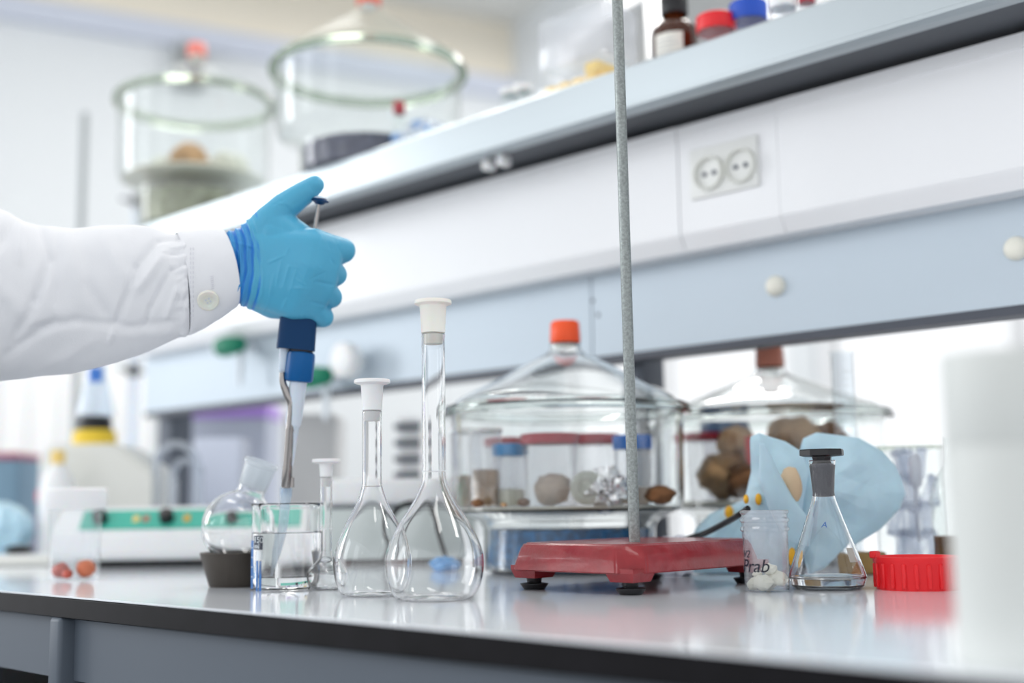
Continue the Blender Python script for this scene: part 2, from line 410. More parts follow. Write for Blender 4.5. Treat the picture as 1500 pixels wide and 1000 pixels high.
fpart('shelf_underside', [(SHY+.02, zs0+.004), (SHY+.02, SHELFTOP-.0205), (PY+.28, SHELFTOP-.0205), (PY+.28, zs0+.004)], SX0-.02, SX1, ALUD, 'steel underside of the shelf with its shade painted in')
for px in (936, 248, 1560):
    xx = ony(px, 560, PY+.05).x
    bm = new(); box(bm, .026 if px > 300 else .05, .05, SHELFTOP-.04, (xx-SX0, .065, (SHELFTOP-.04)/2+.0005), .002); mk('post', bm, DGREY, fr)
# small white connector clips under the shelf edge
for px in (716, 738):
    p = ony(px, 232, SHY+.03)
    bm = new(); box(bm, .012, .02, .016, (p.x-SX0, p.y-PY, zs0-.006), .004, 2); mk('clip', bm, WHITEPL, fr)
for px, py in ((1137, 419), (1489, 364)):
    p = ony(px, py, PY)
    bm = new(); lathe(bm, [(0,.010),(.006,.0098),(.0105,.007),(.0125,.003),(.0125,0),(0,0)], 32)
    bmesh.ops.rotate(bm, verts=bm.verts, matrix=Matrix.Rotation(PI/2, 3, 'X')); bmesh.ops.translate(bm, verts=bm.verts, vec=(p.x-SX0, 0, p.z)); mk('panel_knob', bm, CREAMK, fr, label='round cream knob on the grey panel')
for px, py in ((876, 461), (868, 440)):
    p = ony(px, py, PY)
    bm = new(); lathe(bm, [(0,.002),(.002,.0015),(.003,0),(0,0)], 12); bmesh.ops.rotate(bm, verts=bm.verts, matrix=Matrix.Rotation(PI/2, 3, 'X')); bmesh.ops.translate(bm, verts=bm.verts, vec=(p.x-SX0, 0, p.z)); mk('screw', bm, DGREY, fr)

tr = thing('cable_trunking', 'white plastic cable trunking fixed under the shelf, with a double wall socket', 'trunking', (SX0, PY, 0))
th_ = zt1-zt0
j1 = ony(1139, 240, TRY).x; j0 = ony(994, 270, TRY).x
def tpart(name, yz, x0, x1, m=WHITEP, label=None):
    bm = new(); extrude_profile(bm, [(y-PY, z) for y, z in yz], x0-SX0, x1-SX0); return mk(name, bm, m, tr, False, label)
prof = [(TRY+.012, zt0), (TRY+.002, zt0+.016), (TRY, zt0+.020), (TRY, zt1-.016), (TRY-.002, zt1-.015), (TRY-.002, zt1), (PY-.0005, zt1), (PY-.0005, zt0)]
tpart('trunking_cover', prof, SX0, j0-.0008)
prof2 = [(y+.0012 if y < TRY+.01 else y, z) for y, z in prof]
tpart('socket_section', prof2, j0, j1)
tpart('trunking_cover', prof, j1+.0012, SX1)
zc = ony(1062, 246, TRY).z
sp = new(); c0 = ony(1062, 246, TRY)
x_l = ony(1012, 262, TRY).x; x_r = ony(1112, 240, TRY).x
box(sp, x_r-x_l, .006, .062, ((x_l+x_r)/2-SX0, TRY-PY-.0005, c0.z), .002, 2); plate = mk('socket_plate', sp, mat('socket_white', srgb(236,237,234), .4), tr)
for px, py in ((1039, 254), (1085, 243)):
    p = ony(px, py, TRY-.004)
    bm = new(); lathe(bm, [(.0215,.001),(.0205,.006),(.0185,.0058),(.0180,-.0006),(0,-.0008),(0,-.002),(.0215,-.002)], 40, close=True)
    bmesh.ops.rotate(bm, verts=bm.verts, matrix=Matrix.Rotation(PI/2, 3, 'X')); bmesh.ops.translate(bm, verts=bm.verts, vec=(p.x-SX0, TRY-PY-.0035, p.z)); s = mk('socket', bm, mat('socket_cream', srgb(226,227,220), .4), plate)
    for dx in (-.007, .007):
        bm = new(); lathe(bm, [(0,.0006),(.0030,.0012),(.0030,-.001),(0,-.001)], 12)
        bmesh.ops.rotate(bm, verts=bm.verts, matrix=Matrix.Rotation(PI/2, 3, 'X')); bmesh.ops.translate(bm, verts=bm.verts, vec=(p.x-SX0+dx, TRY-PY-.0040, p.z)); mk('pin_hole', bm, DGREY, plate)

# ------------------------------------------------------------------ glassware in front
def volumetric(px, py, label, zneck, ztop, rb, zb, rn, stop_z, stop_r, stopm, markpy, name='volumetric_flask'):
    loc = onz(px, py); s = depth(loc)/F
    z = lambda y: zat(loc, y)
    t = thing(name, label, 'flask', loc)
    R = rb*s; RN = rn*s; ZB = z(zb); ZN = z(zneck); ZT = z(ztop)
    body = smoothprof([(0, .0015), (R*.45, .0006), (R*.72, 0), (R*.92, ZB*.38), (R, ZB), (R*.93, ZB+(ZN-ZB)*.22), (R*.70, ZB+(ZN-ZB)*.50), (R*.42, ZB+(ZN-ZB)*.77), (RN*1.12, ZB+(ZN-ZB)*.97), (RN, ZN+(ZT-ZN)*.05)], 5)
    prof = body + [(RN, ZN+(ZT-ZN)*.3), (RN, ZT-.004), (RN*1.02, ZT-.002), (RN*1.02, ZT)]
    bm = new(); lathe(bm, wall2(prof, .0011, .0014), 64); bmesh.ops.recalc_face_normals(bm, faces=bm.faces); mk('glass_body', bm, GLASS, t)
    bm = new(); mz = z(markpy); lathe(bm, [(RN+.00002, mz-.0003), (RN+.00015, mz-.0003), (RN+.00015, mz+.0003), (RN+.00002, mz+.0003)], 48, close=True); mk('graduation_ring', bm, WHITEPL, t)
    sz = z(stop_z); sr = stop_r*s; ri = RN-.0013
    bm = new(); lathe(bm, [(0, ZT-.008), (ri*.93, ZT-.008), (ri*.97, ZT+.001), (RN*1.02, ZT+.0014), (RN*1.15, sz-.006), (RN*1.2, sz-.0045), (sr*.85, sz-.0040), (sr, sz-.0030), (sr, sz-.0008), (sr*.97, sz), (sr*.8, sz-.0006), (0, sz-.0008)], 40); mk('stopper', bm, stopm, t)
    return t, loc
volumetric(637, 878, 'largest glass volumetric flask with ivory stopper, nearest the red stand', 706, 490, 73, 824, 17.5, 440, 28, IVORY, 690)
volumetric(545, 872, 'medium glass volumetric flask with white stopper, left of the largest one', 712, 603, 57, 824, 14.5, 556, 27, WHITEPL, 713-1)
volumetric(477, 863, 'small glass volumetric flask with flat white stopper, just right of the beaker', 812, 700, 28, 842, 9, 672, 21, WHITEPL, 774)

# beaker
bl = onz(418, 862); s = depth(bl)/F; BR = 49.5*s; BH = zat(bl, 738)
beaker = thing('beaker', 'glass beaker marked 150 ml, holding water under the pipette tip', 'beaker', bl)
fa = face_angle(bl)
prof = [(0,.001), (BR*.80, 0), (BR*.93, .0012), (BR*.99, .0055), (BR, .010), (BR, BH-.006), (BR, BH-.003), (BR*1.03, BH-.0008), (BR*1.045, BH)]
prof = prof[:1] + [(BR*.4, .0005)] + prof[1:]
bm = new()
seg = 96; tk = .0014
pr = wall2(prof, tk, .002); lathe(bm, pr, seg)
sa = fa - math.radians(38)                         # spout direction
for v in bm.verts:
    a = math.atan2(v.co.y, v.co.x); da = math.atan2(math.sin(a-sa), math.cos(a-sa))
    hgt = max(0, (v.co.z-(BH-.020))/.020)
    k = math.exp(-(da/.16)**2)*hgt**1.6*.006 - math.exp(-((abs(da)-.42)/.18)**2)*hgt*.0011
    rr = math.hypot(v.co.x, v.co.y)
    if rr > BR*.85: v.co.x += k*math.cos(a); v.co.y += k*math.sin(a)
bmesh.ops.recalc_face_normals(bm, faces=bm.faces); mk('glass_body', bm, GLASS, beaker)
WZ = zat(bl, 779)
bm = new(); ri = BR-tk+.0002
lathe(bm, [(0,.0018), (ri*.80,.0018), (ri*.93,.0028), (ri*.99,.0065), (ri,.011), (ri, WZ), (ri-.0006, WZ-.0006), (ri-.002, WZ-.0009), (0, WZ-.0009)], 80); mk('water', bm, WATER, beaker, label='clear water filling two thirds of the beaker')
# printed scale on the beaker
z = lambda y: zat(bl, y)
RP = BR+.0001
SCALEBLUE = mat('beaker_print_blue', srgb(52,110,176), .5); SCALEDARK = mat('beaker_print_dark', srgb(40,50,72), .5)
def pr_patch(name, m, d0, d1, y0, y1, off=0):
    bm = new(); patch(bm, math.radians(d1-d0)*RP, z(y0)-z(y1), 0, 0, nx=10); wrap(bm, RP+off, fa+math.radians(d0), z(y1)); return mk(name, bm, m, beaker)
pr_patch('printed_block', SCALEDARK, -66, -40, 783, 803); pr_patch('printed_block', WHITEPL, -57, -40, 804, 818)
pr_patch('printed_stripe', SCALEBLUE, -49, -43, 819, 862); pr_patch('printed_stripe', SCALEBLUE, -57, -51.5, 819, 862); pr_patch('printed_stripe', SCALEBLUE, -86, -68, 790, 860)
bm = text_mesh('150', .0078); bmesh.ops.scale(bm, verts=bm.verts, vec=(1.3,1,1)); wrap(bm, RP+.00015, fa+math.radians(-65), z(793)); mk('lettering', bm, WHITEPL, beaker, False, 'white figures 150')
bm = text_mesh('ml', .0068); bmesh.ops.scale(bm, verts=bm.verts, vec=(1.2,1,1)); wrap(bm, RP+.00015, fa+math.radians(-63), z(801.5)); mk('lettering', bm, WHITEPL, beaker, False, 'white letters ml')
bm = text_mesh('approx. vol', .0040); bmesh.ops.rotate(bm, verts=bm.verts, matrix=Matrix.Rotation(PI/2, 3, 'Z')); wrap(bm, RP+.00015, fa+math.radians(-60), z(836)); mk('lettering', bm, WHITEPL, beaker, False, 'small white upright letters approx. vol')
for k in range(4):
    pr_patch('scale_mark', WHITEPL, -80, -70, 800+k*14, 801+k*14, .0002)

# round-bottom flask in rubber ring
rl = onz(348, 858); s = depth(rl)/F
ring = thing('flask_ring', 'dark brown tapered rubber support ring under the round-bottom flask', 'flask ring', rl)
RH = zat(rl, 808); R1 = 55*s; R0 = 41*s
bm = new(); lathe(bm, [(R0*.60, 0), (R0*.97, 0), (R0, .001), (R1, RH-.001), (R1*.985, RH), (R1*.88, RH), (R1*.86, RH-.0015), (R0*.60, RH*.3)], 64, close=True); bmesh.ops.recalc_face_normals(bm, faces=bm.faces); mk('ring_body', bm, RUBBER, ring)
RB = 53.5*s; zc = zat(rl, 771)
fl = thing('round_bottom_flask', 'round-bottom glass flask with frosted open neck, leaning right in a rubber ring', 'flask', (rl.x, rl.y, zc))
ax = (P(379, 676, depth(rl)) - P(345, 771, depth(rl))).normalized()
rot = Vector((0,0,1)).rotation_difference(ax).to_matrix()
rn = 20.5*s; nt_ = (P(379,676,depth(rl)) - P(345,771,depth(rl))).length
sph = [(RB*math.sin(a), -RB*math.cos(a)) for a in [PI*k/22 for k in range(0, 20)] if RB*math.sin(a) >= 0]
sph = [q for q in sph if not (q[1] > 0 and q[0] < rn*1.25)]
zb_ = sph[-1][1]
prof = [(0,-RB)] + sph[1:] + [(rn*1.06, zb_+.0035), (rn*.98, zb_+.007), (rn*.98, nt_-.026), (rn*1.02, nt_-.024), (rn*1.20, nt_-.002), (rn*1.23, nt_)]
pr_ = wall2(prof[:-3], .0012); bm = new(); lathe(bm, pr_, 64)
for v in bm.verts: v.co = rot @ v.co
bmesh.ops.recalc_face_normals(bm, faces=bm.faces); mk('glass_bulb', bm, GLASS, fl)
o_ = [(rn*.985, nt_-.0262), (rn*1.04, nt_-.025), (rn*1.13, nt_-.004), (rn*1.24, nt_-.003), (rn*1.26, nt_-.0015), (rn*1.22, nt_), (rn*1.02, nt_), (rn*.98, nt_-.002), (rn*.86, nt_-.0262)]
FROSTN = thin('ground_glass_neck', (.9,.93,.95,1), .25, frost=.42, fcol=(.86,.89,.92,1))
bm = new(); lathe(bm, o_, 64, close=True)
for v in bm.verts: v.co = rot @ v.co
bmesh.ops.recalc_face_normals(bm, faces=bm.faces); mk('ground_joint', bm, FROSTN, fl, label='frosted ground-glass neck')

# erlenmeyer with black stopper
el = onz(1213, 862); s = depth(el)/F; z = lambda y: zat(el, y)
er = thing('conical_flask', 'conical glass flask with flat black stopper and a little liquid', 'flask', el)
R = 54.5*s; rn = 15.5*s
prof = [(0,.0014), (R*.5,.0006), (R*.86, 0), (R*.97, .003), (R, .0085), (R*.985, z(835)), (rn*1.5, z(748)), (rn*1.08, z(727)), (rn*1.02, z(720)), (rn*1.16, z(690)), (rn*1.22, z(682)), (rn*1.28, z(678)), (rn*1.28, z(675))]
prof = prof[:4] + smoothprof(prof[3:9], 5)[1:] + prof[9:]
bm = new(); lathe(bm, wall2(prof, .0013, .0016), 64); bmesh.ops.recalc_face_normals(bm, faces=bm.faces); mk('glass_body', bm, GLASS, er)
ri = R-.0013+.00015; zl = z(842)
bm = new(); lathe(bm, [(0,.0014), (ri*.84,.0014), (ri*.97,.0042), (ri,.0085), (ri*.995, zl), (ri-.002, zl-.0006), (0, zl-.0006)], 64); mk('liquid', bm, WATER, er, label='shallow clear liquid')
SMOKE = thin('grey_ground_joint', (.42,.43,.47,1), .35, frost=.5, fcol=(.30,.30,.33,1))
bm = new(); lathe(bm, [(0, z(728)), (rn*.92, z(727)), (rn*1.10, z(679)), (0, z(678))], 40); mk('stopper_plug', bm, mat('smoky_ground_plug', srgb(96,98,106), .5, bump=1, bscale=400), er, label='smoky grey ground stopper plug')
bm = new(); zf = z(658); h2 = z(658)-z(668)
lathe(bm, [(0, z(679)), (rn*.98, z(679)), (rn*.86, z(675)), (rn*.95, z(669)), (33*s*.9, z(668)), (33*s, z(667)), (33*s, z(660)), (33*s*.97, zf), (0, zf)], 8); mk('stopper_head', bm, BLACK, er, smooth=False, label='flat black octagonal stopper head')
fe = face_angle(el)
bm = new(); patch(bm, .010, .012); re_ = R*.80; wrap(bm, re_+.0025, fe+math.radians(42), z(822))
for v in bm.verts:
    k = (v.co.z-z(822))/.012; v.co.x *= 1-.13*k; v.co.y *= 1-.13*k
mk('paper_label', bm, PAPER, er)
bm = text_mesh('A', .007, shear=.3); zz = z(772)
for v in bm.verts:
    a = fe + math.radians(-12) + v.co.x/.016; rr = (27*s + (1-(v.co.y)/.007*.12)*0) - v.co.y*.36 + .0006 + v.co.z
    v.co = Vector((rr*math.cos(a), rr*math.sin(a), zz+v.co.y))
mk('lettering', bm, BLUE, er, False, 'small handwritten letter on the flask')

# open plastic container with chalk pieces
cl = onz(1124, 866); s = depth(cl)/F; z = lambda y: zat(cl, y)
ct = thing('specimen_container', 'open clear plastic container with handwriting and chalky white pieces inside', 'container', cl)
R = 33.5*s; R_ = 32*s; H = z(747)
pr_ = [(0,.0006), (R_*.9, 0), (R_, .0012), (R, z(778)), (R*1.07, z(776)), (R*1.07, z(773)), (R*1.0, z(770)), (R, z(765)), (R*1.07, z(763)), (R*1.07, z(760)), (R, z(757)), (R, z(753)), (R*1.06, z(751)), (R*1.06, z(748)), (R, H), (R*.95, H), (R*.95, z(780)), (R*.93, .002), (0, .002)]
bm = new(); lathe(bm, pr_, 56); mk('container_body', bm, thin('container_plastic', (.97,.975,.985,1), .12, frost=.075, fcol=(.86,.88,.93,1), spec=1.3), ct)
fc = face_angle(cl)
INK = mat('black_marker_ink', srgb(22,24,44), .5)
for txt, size, py, d0, lb in (('Prab', .0150, 836, -74, 'handwritten black word low on the container'), ('V2', .0085, 815, -70, 'small handwritten black characters'), ('1', .009, 797, -76, 'small handwritten black mark')):
    bm = text_mesh(txt, size, shear=.25); wrap(bm, R+.0003, fc+math.radians(d0), z(py)); mk('lettering', bm, INK, ct, False, lb)
for k, (dx, dy, r, zz) in enumerate([(-.009,-.004,.0065,.0065), (.001,-.008,.008,.008), (.008,.003,.0085,.0105), (-.004,.007,.008,.007), (.004,-.002,.006,.019), (-.011,.003,.004,.014)]):
    bm = new(); lump(bm, r, (0,0,0), (1.1,.8,.75), .35, 1.6, k+3); o = mk('chalk_piece', bm, CHALK); o.location = (cl.x+dx, cl.y+dy, zz)
    tag(o, 'rough chalky white piece at the bottom of the open container', 'chalk', 'chalky pieces in the open container')

# big red screw cap
rc = onz(1346, 862); s = depth(rc)/F; z = lambda y: zat(rc, y)
cp = thing('red_screwcap', 'large bright red ribbed screw cap standing on the bench', 'cap', rc)
R = 63*s; H = z(814)
bm = new(); lathe(bm, [(0, H-.004), (R*.90, H-.004), (R*.94, H), (R, H), (R, H-.004), (R*.975, H-.006), (R*.955, .002), (R*.94, 0), (0, 0)], 80); mk('cap_body', bm, RED, cp)
for k in range(22):
    a = 2*PI*k/22; bm = new(); box(bm, .0024, .0034, H*.74, (R*.975, 0, H*.43), .0007, 1); bmesh.ops.rotate(bm, verts=bm.verts, matrix=Matrix.Rotation(a, 3, 'Z')); mk('rib', bm, RED, cp)
a = face_angle(rc)-math.radians(78); bm = new(); box(bm, .006, .010, .006, (R*.96*math.cos(a), R*.96*math.sin(a), H+.0015), .001, 1, ); mk('tab', bm, RED, cp)

# white blurry container in the foreground
wl = onz(1490, 972); s = depth(wl)/F
wb = thing('white_canister', 'large plain white canister close to the camera at the right edge', 'canister', wl)
R = 82*s; H = zat(wl, 518)
bm = new(); lathe(bm, [(0,.001),(R*.96,0),(R,.003),(R,H-.045),(R*.99,H-.043)], 64); mk('canister_body', bm, CANI, wb)
bm = new(); lathe(bm, [(R*.985,H-.0428),(R*1.0,H-.042),(R*1.0,H-.003),(R*.98,H),(0,H+.0003)], 64); mk('canister_lid', bm, CANI, wb)

# ------------------------------------------------------------------ red retort stand
rb = onz(928, 864, 0.0)
d45a = Vector((-1, 0, 0)); d45b = Vector((0, 1, 0))
ct0 = at_depth(929, 1.0)
st = thing('retort_stand', 'red cast-iron retort stand with tall galvanised rod, right of the flasks', 'stand', ct0)
LA, LB = .155, .205
zt = zat(at_depth(929, 1.0), 798); zb0 = zat(at_depth(929, 1.0), 843)
def base_poly(off, z, ch):
    c = [(0-off, 0+off, ), (-LA+off, 0+off), (-LA+off, LB-off), (0-off, LB-off)]
    pts = []
    for i, (x, y) in enumerate(c):
        p, n_ = c[i-1], c[(i+1) % 4]
        for q in (p, n_):
            d = Vector((q[0]-x, q[1]-y)).normalized(); pts.append((x+d.x*ch, y+d.y*ch, z))
    return pts
# axes: local x along the bench (left face), local y away from the camera (right face)
bm = new()
loops = [base_poly(.010, zb0+.004, .014), base_poly(.0, zb0, .019), base_poly(.0015, zb0+.008, .019), base_poly(.006, zt-.003, .018), base_poly(.009, zt, .017)]
rings = [[bm.verts.new(p) for p in lp] for lp in loops]
for a, b in zip(rings, rings[1:]):
    n = len(a)
    for k in range(n): bm.faces.new((a[k], a[(k+1)%n], b[(k+1)%n], b[k]))
bm.faces.new(rings[0]); bm.faces.new(rings[-1][::-1])
bmesh.ops.recalc_face_normals(bm, faces=bm.faces)
es = [e for e in bm.edges if e.calc_face_angle(0) > .35]
bmesh.ops.bevel(bm, geom=es, offset=.0016, segments=2, affect='EDGES'); mk('stand_base', bm, REDPAINT, st)
for x, y in ((-.012,.012), (-LA+.018,.018), (-.012, LB-.02), (-LA+.02, LB-.02)):      # corner pads the feet screw into
    bm = new(); lathe(bm, [(0,.0095),(.017,.0095),(.021,.017),(.021,zb0+.004),(0,zb0+.004)], 4); bmesh.ops.rotate(bm, verts=bm.verts, matrix=Matrix.Rotation(PI/4, 3, 'Z')); bmesh.ops.translate(bm, verts=bm.verts, vec=(x*1.0-.006 if x>-.05 else x+.003, y+.006, .001)); mk('corner_pad', bm, REDPAINT, st, smooth=False)
    bm = new(); lathe(bm, [(0,0),(.0095,0),(.0125,.004),(.0125,.005),(.0065,.006),(.0075,.011),(0,.011)], 28, (x-.006 if x>-.05 else x+.003, y+.006, .0002)); mk('foot', bm, BLACK, st)
rodb = at_depth(929.5, 1.085, zt); rodt = P(902.5, -60, depth(rodb)+.03)
lb_ = rodb-ct0; lt_ = rodt-ct0; u_ = (lt_-lb_)
lt_ = lb_ + u_*1.08
bm = new(); tube(bm, [lb_-Vector((0,0,.008)), lb_+u_*.25, lb_+u_*.5, lb_+u_*.75, lt_-u_.normalized()*.002, lt_], [.0050,.0049,.0049,.0049,.0049,.004], 28); mk('rod', bm, GALV, st)

# ------------------------------------------------------------------ pipette
ZP = depth(bl)
def pp(px, py, d=0.): return P(px, py, ZP + d)
pt = pp(469, 292); pe = pp(403.5, 842)
pip = thing('pipette', 'blue-handled laboratory pipette with steel tip ejector, held upright over the beaker', 'pipette', pp(440, 500))
pax = (pp(434, 600) - pp(461, 330)).normalized()          # pointing down along the axis
def ploc(p): return p - pip.location
FWD = ray(440, 600).normalized()
SIDE = pax.cross(FWD).normalized()
SIDE = -SIDE if SIDE.dot(ROT @ Vector((1,0,0))) < 0 else SIDE
def pline(px0, py0, px1, py1, radii, m, name, n=32, label=None, sq=None):
    a, b = pp(px0, py0), pp(px1, py1); pts = [ploc(a.lerp(b, f)) for f, _ in radii]
    bm = new(); tube(bm, pts, [r*ZP/F for _, r in radii], n); return mk(name, bm, m, pip, label=label)
# button
pline(469, 289.5, 467.5, 300, [(0,1),(.04,6),(.15,11),(.35,13.5),(.55,13),(.62,9),(.9,6),(1,2)], NAVY, 'plunger_button', label='navy plunger button with pale top')
pline(469.3, 287, 469, 291, [(0,3),(.3,8),(.8,11),(1,11)], PALEBLUE, 'button_cap')
pline(467, 298, 458.5, 356, [(0,2.9),(1,2.9)], CHROME, 'plunger_rod')
# handle: flattened tapered block
def handle():
    bm = new(); rows = [(364,454,18,18),(370,453.5,22,21),(384,452,24,24),(430,445,26,25),(470,437,27,25),(506,433.5,28,25),(512,433.2,28,25)]
    rings = []
    for py, cx_, hw, hd in rows:
        c = ploc(pp(cx_, py)); s_ = ZP/F; n = 28
        rr = []
        for k in range(n):
            a = 2*PI*k/n; ca, sa_ = math.cos(a), math.sin(a)
            x = math.copysign(abs(ca)**.45, ca)*hw*s_; y = math.copysign(abs(sa_)**.45, sa_)*hd*s_*.85
            rr.append(bm.verts.new(c + SIDE*x + FWD*y))
        rings.append(rr)
    for a, b in zip(rings, rings[1:]):
        for k in range(len(a)): bm.faces.new((a[k], a[(k+1)%len(a)], b[(k+1)%len(a)], b[k]))
    bm.faces.new(rings[0]); bm.faces.new(rings[-1]); bmesh.ops.recalc_face_normals(bm, faces=bm.faces)
    return bm
mk('handle', handle(), NAVY, pip)
# ribbed collar nut
bm = new(); a, b = ploc(pp(441.3, 515)), ploc(pp(437, 559.5)); n = 64
ringd = []
for f, r in ((0,16.5),(.04,19.5),(.12,20),(.9,20.5),(.97,19.5),(1,16)):
    c = a.lerp(b, f); rr = []
    for k in range(n):
        an = 2*PI*k/n; rad = (r + (.7 if (k//2) % 4 < 2 and .1 < f < .95 else 0))*ZP/F
        rr.append(bm.verts.new(c + SIDE*rad*math.cos(an) + FWD*rad*math.sin(an)))
    ringd.append(rr)
for x, y in zip(ringd, ringd[1:]):
    for k in range(n): bm.faces.new((x[k], x[(k+1)%n], y[(k+1)%n], y[k]))
bm.faces.new(ringd[0]); bm.faces.new(ringd[-1]); bmesh.ops.recalc_face_normals(bm, faces=bm.faces); mk('collar_nut', bm, BLUEP, pip)
pline(442, 509, 441, 517, [(0,17),(1,17)], BLACK, 'collar_gap')
# white shaft, steps
pline(437, 558, 417.5, 722, [(0,12.8),(.38,11.8),(.40,10.5),(.41,9.2),(.72,7.6),(.78,6),(.97,5.2),(1,4.6)], PALEBLUE, 'shaft')
# ejector base and steel arm
a, b = pp(417, 510), pp(414, 545)
bm = new(); tube(bm, [ploc(pp(417.5,509)), ploc(pp(416.5,530)), ploc(pp(414.5,545)), ploc(pp(414.3,547))], [x*ZP/F for x in (8,7.5,6.3,5)], 20); ejb = mk('ejector_mount', bm, PALEBLUE, pip)
for k in range(6):
    py = 514+k*5; bm = new(); tube(bm, [ploc(pp(417.2-k*.4, py)), ploc(pp(417.0-k*.4, py+1.6))], 8.4*ZP/F-k*.0001, 20); mk('grip_rib', bm, PALEBLUE, ejb)
bm = new(); pts = curvepts([ploc(pp(x, y, -.004)) for x, y in ((413.5,545),(414.5,560),(421,578),(427,592),(426,615),(424.5,628))], 5)
tube(bm, pts, [4.2*ZP/F + .0012*min(1, i/12) for i in range(len(pts))], 18); mk('ejector_arm', bm, CHROME, pip, label='bent steel tip ejector arm')
bm = new(); tube(bm, [ploc(pp(x, y, -.004)) for x, y in ((424.3,630),(421,682))], 6.4*ZP/F, 20); mk('ejector_sleeve', bm, CHROME, pip)
bm = new(); tube(bm, [ploc(pp(x, y, -.003)) for x, y in ((420.9,684),(419.5,712),(419.5,714))], [7.2*ZP/F, 7.8*ZP/F, 7*ZP/F], 20); mk('ejector_sleeve', bm, CHROME, pip)
bm = new(); tube(bm, [ploc(pp(424.5,628,-.004)), ploc(pp(424.2,631,-.004))], 6.9*ZP/F, 20); mk('ejector_ring', bm, CHROME, pip)
bm = new(); tube(bm, [ploc(pp(421,682,-.0035)), ploc(pp(420.8,685,-.0035))], 7.3*ZP/F, 20); mk('ejector_ring', bm, CHROME, pip)
bm = new(); c = ploc(pp(426.5, 706, -.002)); lathe(bm, [(0,-.005),(.003,-.005),(.003,.004),(0,.006)], 12, c); mk('ejector_tab', bm, CHROME, pip)
# tip
tp = thing('pipette_tip', 'translucent pale blue pipette tip dipping into the water', 'pipette tip', pp(419, 712))
tl_ = lambda p: p - tp.location
pts = [pp(419.3, 712), pp(418.6, 724), pp(418, 735), pp(415.2, 765), pp(409, 805), pp(403.5, 842)]
bm = new(); tube(bm, [tl_(p) for p in pts], [x*ZP/F for x in (8.6,8.4,7.6,7.0,4.6,1.2)], 28, caps=False); mk('tip_body', bm, TIP, tp)
for k in range(8):
    a = 2*PI*k/8; bm = new(); off = SIDE*math.cos(a)*8.5*ZP/F + FWD*math.sin(a)*8.5*ZP/F
    tube(bm, [tl_(pp(419.2,715))+off, tl_(pp(418.5,727))+off*.96], .0004, 6); mk('tip_rib', bm, TIP, tp)

# ------------------------------------------------------------------ person: gloved hand and coat sleeve
person = thing('person', 'person in a white lab coat reaching in from the left, blue-gloved hand gripping the pipette', 'person', P(-150, 430, 1.06))
def hp(px, py, d=0.): return P(px, py, ZP + d*.001)
PXM = ZP/F
_ico = new(); bmesh.ops.create_icosphere(_ico, subdivisions=3, radius=1); ICO = [v.co.copy() for v in _ico.verts]; _ico.free()
def hull(bm, sph):
    for (px, py, d, r) in sph:
        c = hp(px, py, d)
        for q in ICO: bm.verts.new(c + q*r*PXM)
    r = bmesh.ops.convex_hull(bm, input=list(bm.verts), use_existing_faces=False)
    bmesh.ops.delete(bm, geom=[v for v in bm.verts if not v.link_faces], context='VERTS')
def glove_bm():
    parts = []
    S = [
     [(326,374,0,30),(336,408,0,32),(368,364,-2,33),(376,418,-4,34)],                       # wrist to carpus
     [(368,364,-2,33),(376,418,-4,34),(458,362,-12,28),(455,392,-17,26),(444,422,-16,24),(430,447,-12,21)],  # back of hand
     [(458,362,-12,28),(482,364,-6,21.5),(478,394,-9,20),(455,392,-17,26)],
     [(455,392,-17,26),(478,394,-9,20),(472,424,-9,18.5),(444,422,-16,24)],
     [(444,422,-16,24),(472,424,-9,18.5),(456,450,-8,17.5),(430,447,-12,21)],
     [(376,418,0,36),(424,446,-6,22),(402,438,0,29)],
     [(370,362,0,33),(398,326,-2,27),(436,352,-6,26)],                                       # thenar and web
     [(398,326,-2,27),(417,303,-2,21)], [(417,303,-2,21),(443,284,-1,17.5)], [(443,284,-1,17.5),(461,271,0,14)],
     [(412,326,-2,20),(400,345,-6,26),(450,360,-8,25)],
     # index
     [(482,364,-6,21.5),(503,367,8,18.5)], [(503,367,8,18.5),(490,376,30,16)], [(490,376,30,16),(452,384,36,13.5)],
     # middle
     [(478,394,-9,20),(491,402,6,17.5)], [(491,402,6,17.5),(478,408,29,15.5)], [(478,408,29,15.5),(446,414,35,13.5)],
     # ring
     [(472,424,-9,18.5),(485,435,5,16.5)], [(485,435,5,16.5),(472,439,27,15)], [(472,439,27,15),(440,443,33,13)],
     # little
     [(456,450,-8,17.5),(473,464,4,16)], [(473,464,4,16),(462,466,24,14)], [(462,466,24,14),(434,464,31,12)],
    ]
    big = new()
    for sset in S:
        b = new(); hull(b, sset); me = bpy.data.meshes.new('tmp'); b.to_mesh(me); b.free(); big.from_mesh(me); bpy.data.meshes.remove(me)
    return big
b = glove_bm(); me = bpy.data.meshes.new('glove'); b.to_mesh(me); b.free()
tmp = bpy.data.objects.new('tmp', me); C.objects.link(tmp)
md = tmp.modifiers.new('r', 'REMESH'); md.mode = 'VOXEL'; md.voxel_size = .0011
md = tmp.modifiers.new('s', 'SMOOTH'); md.factor = .5; md.iterations = 9
dg = bpy.context.evaluated_depsgraph_get(); gm = bpy.data.meshes.new_from_object(tmp.evaluated_get(dg)); bpy.data.objects.remove(tmp)
RT = ROT.transposed()
def toimg(p):
    c = RT @ (p-CAM); return 750 + F*c.x/(-c.z), 500 - F*c.y/(-c.z), -c.z
def segd(x, y, x0, y0, x1, y1):
    dx, dy = x1-x0, y1-y0; L2 = dx*dx+dy*dy
    t = max(0, min(1, ((x-x0)*dx+(y-y0)*dy)/L2)); return math.hypot(x-x0-t*dx, y-y0-t*dy), t
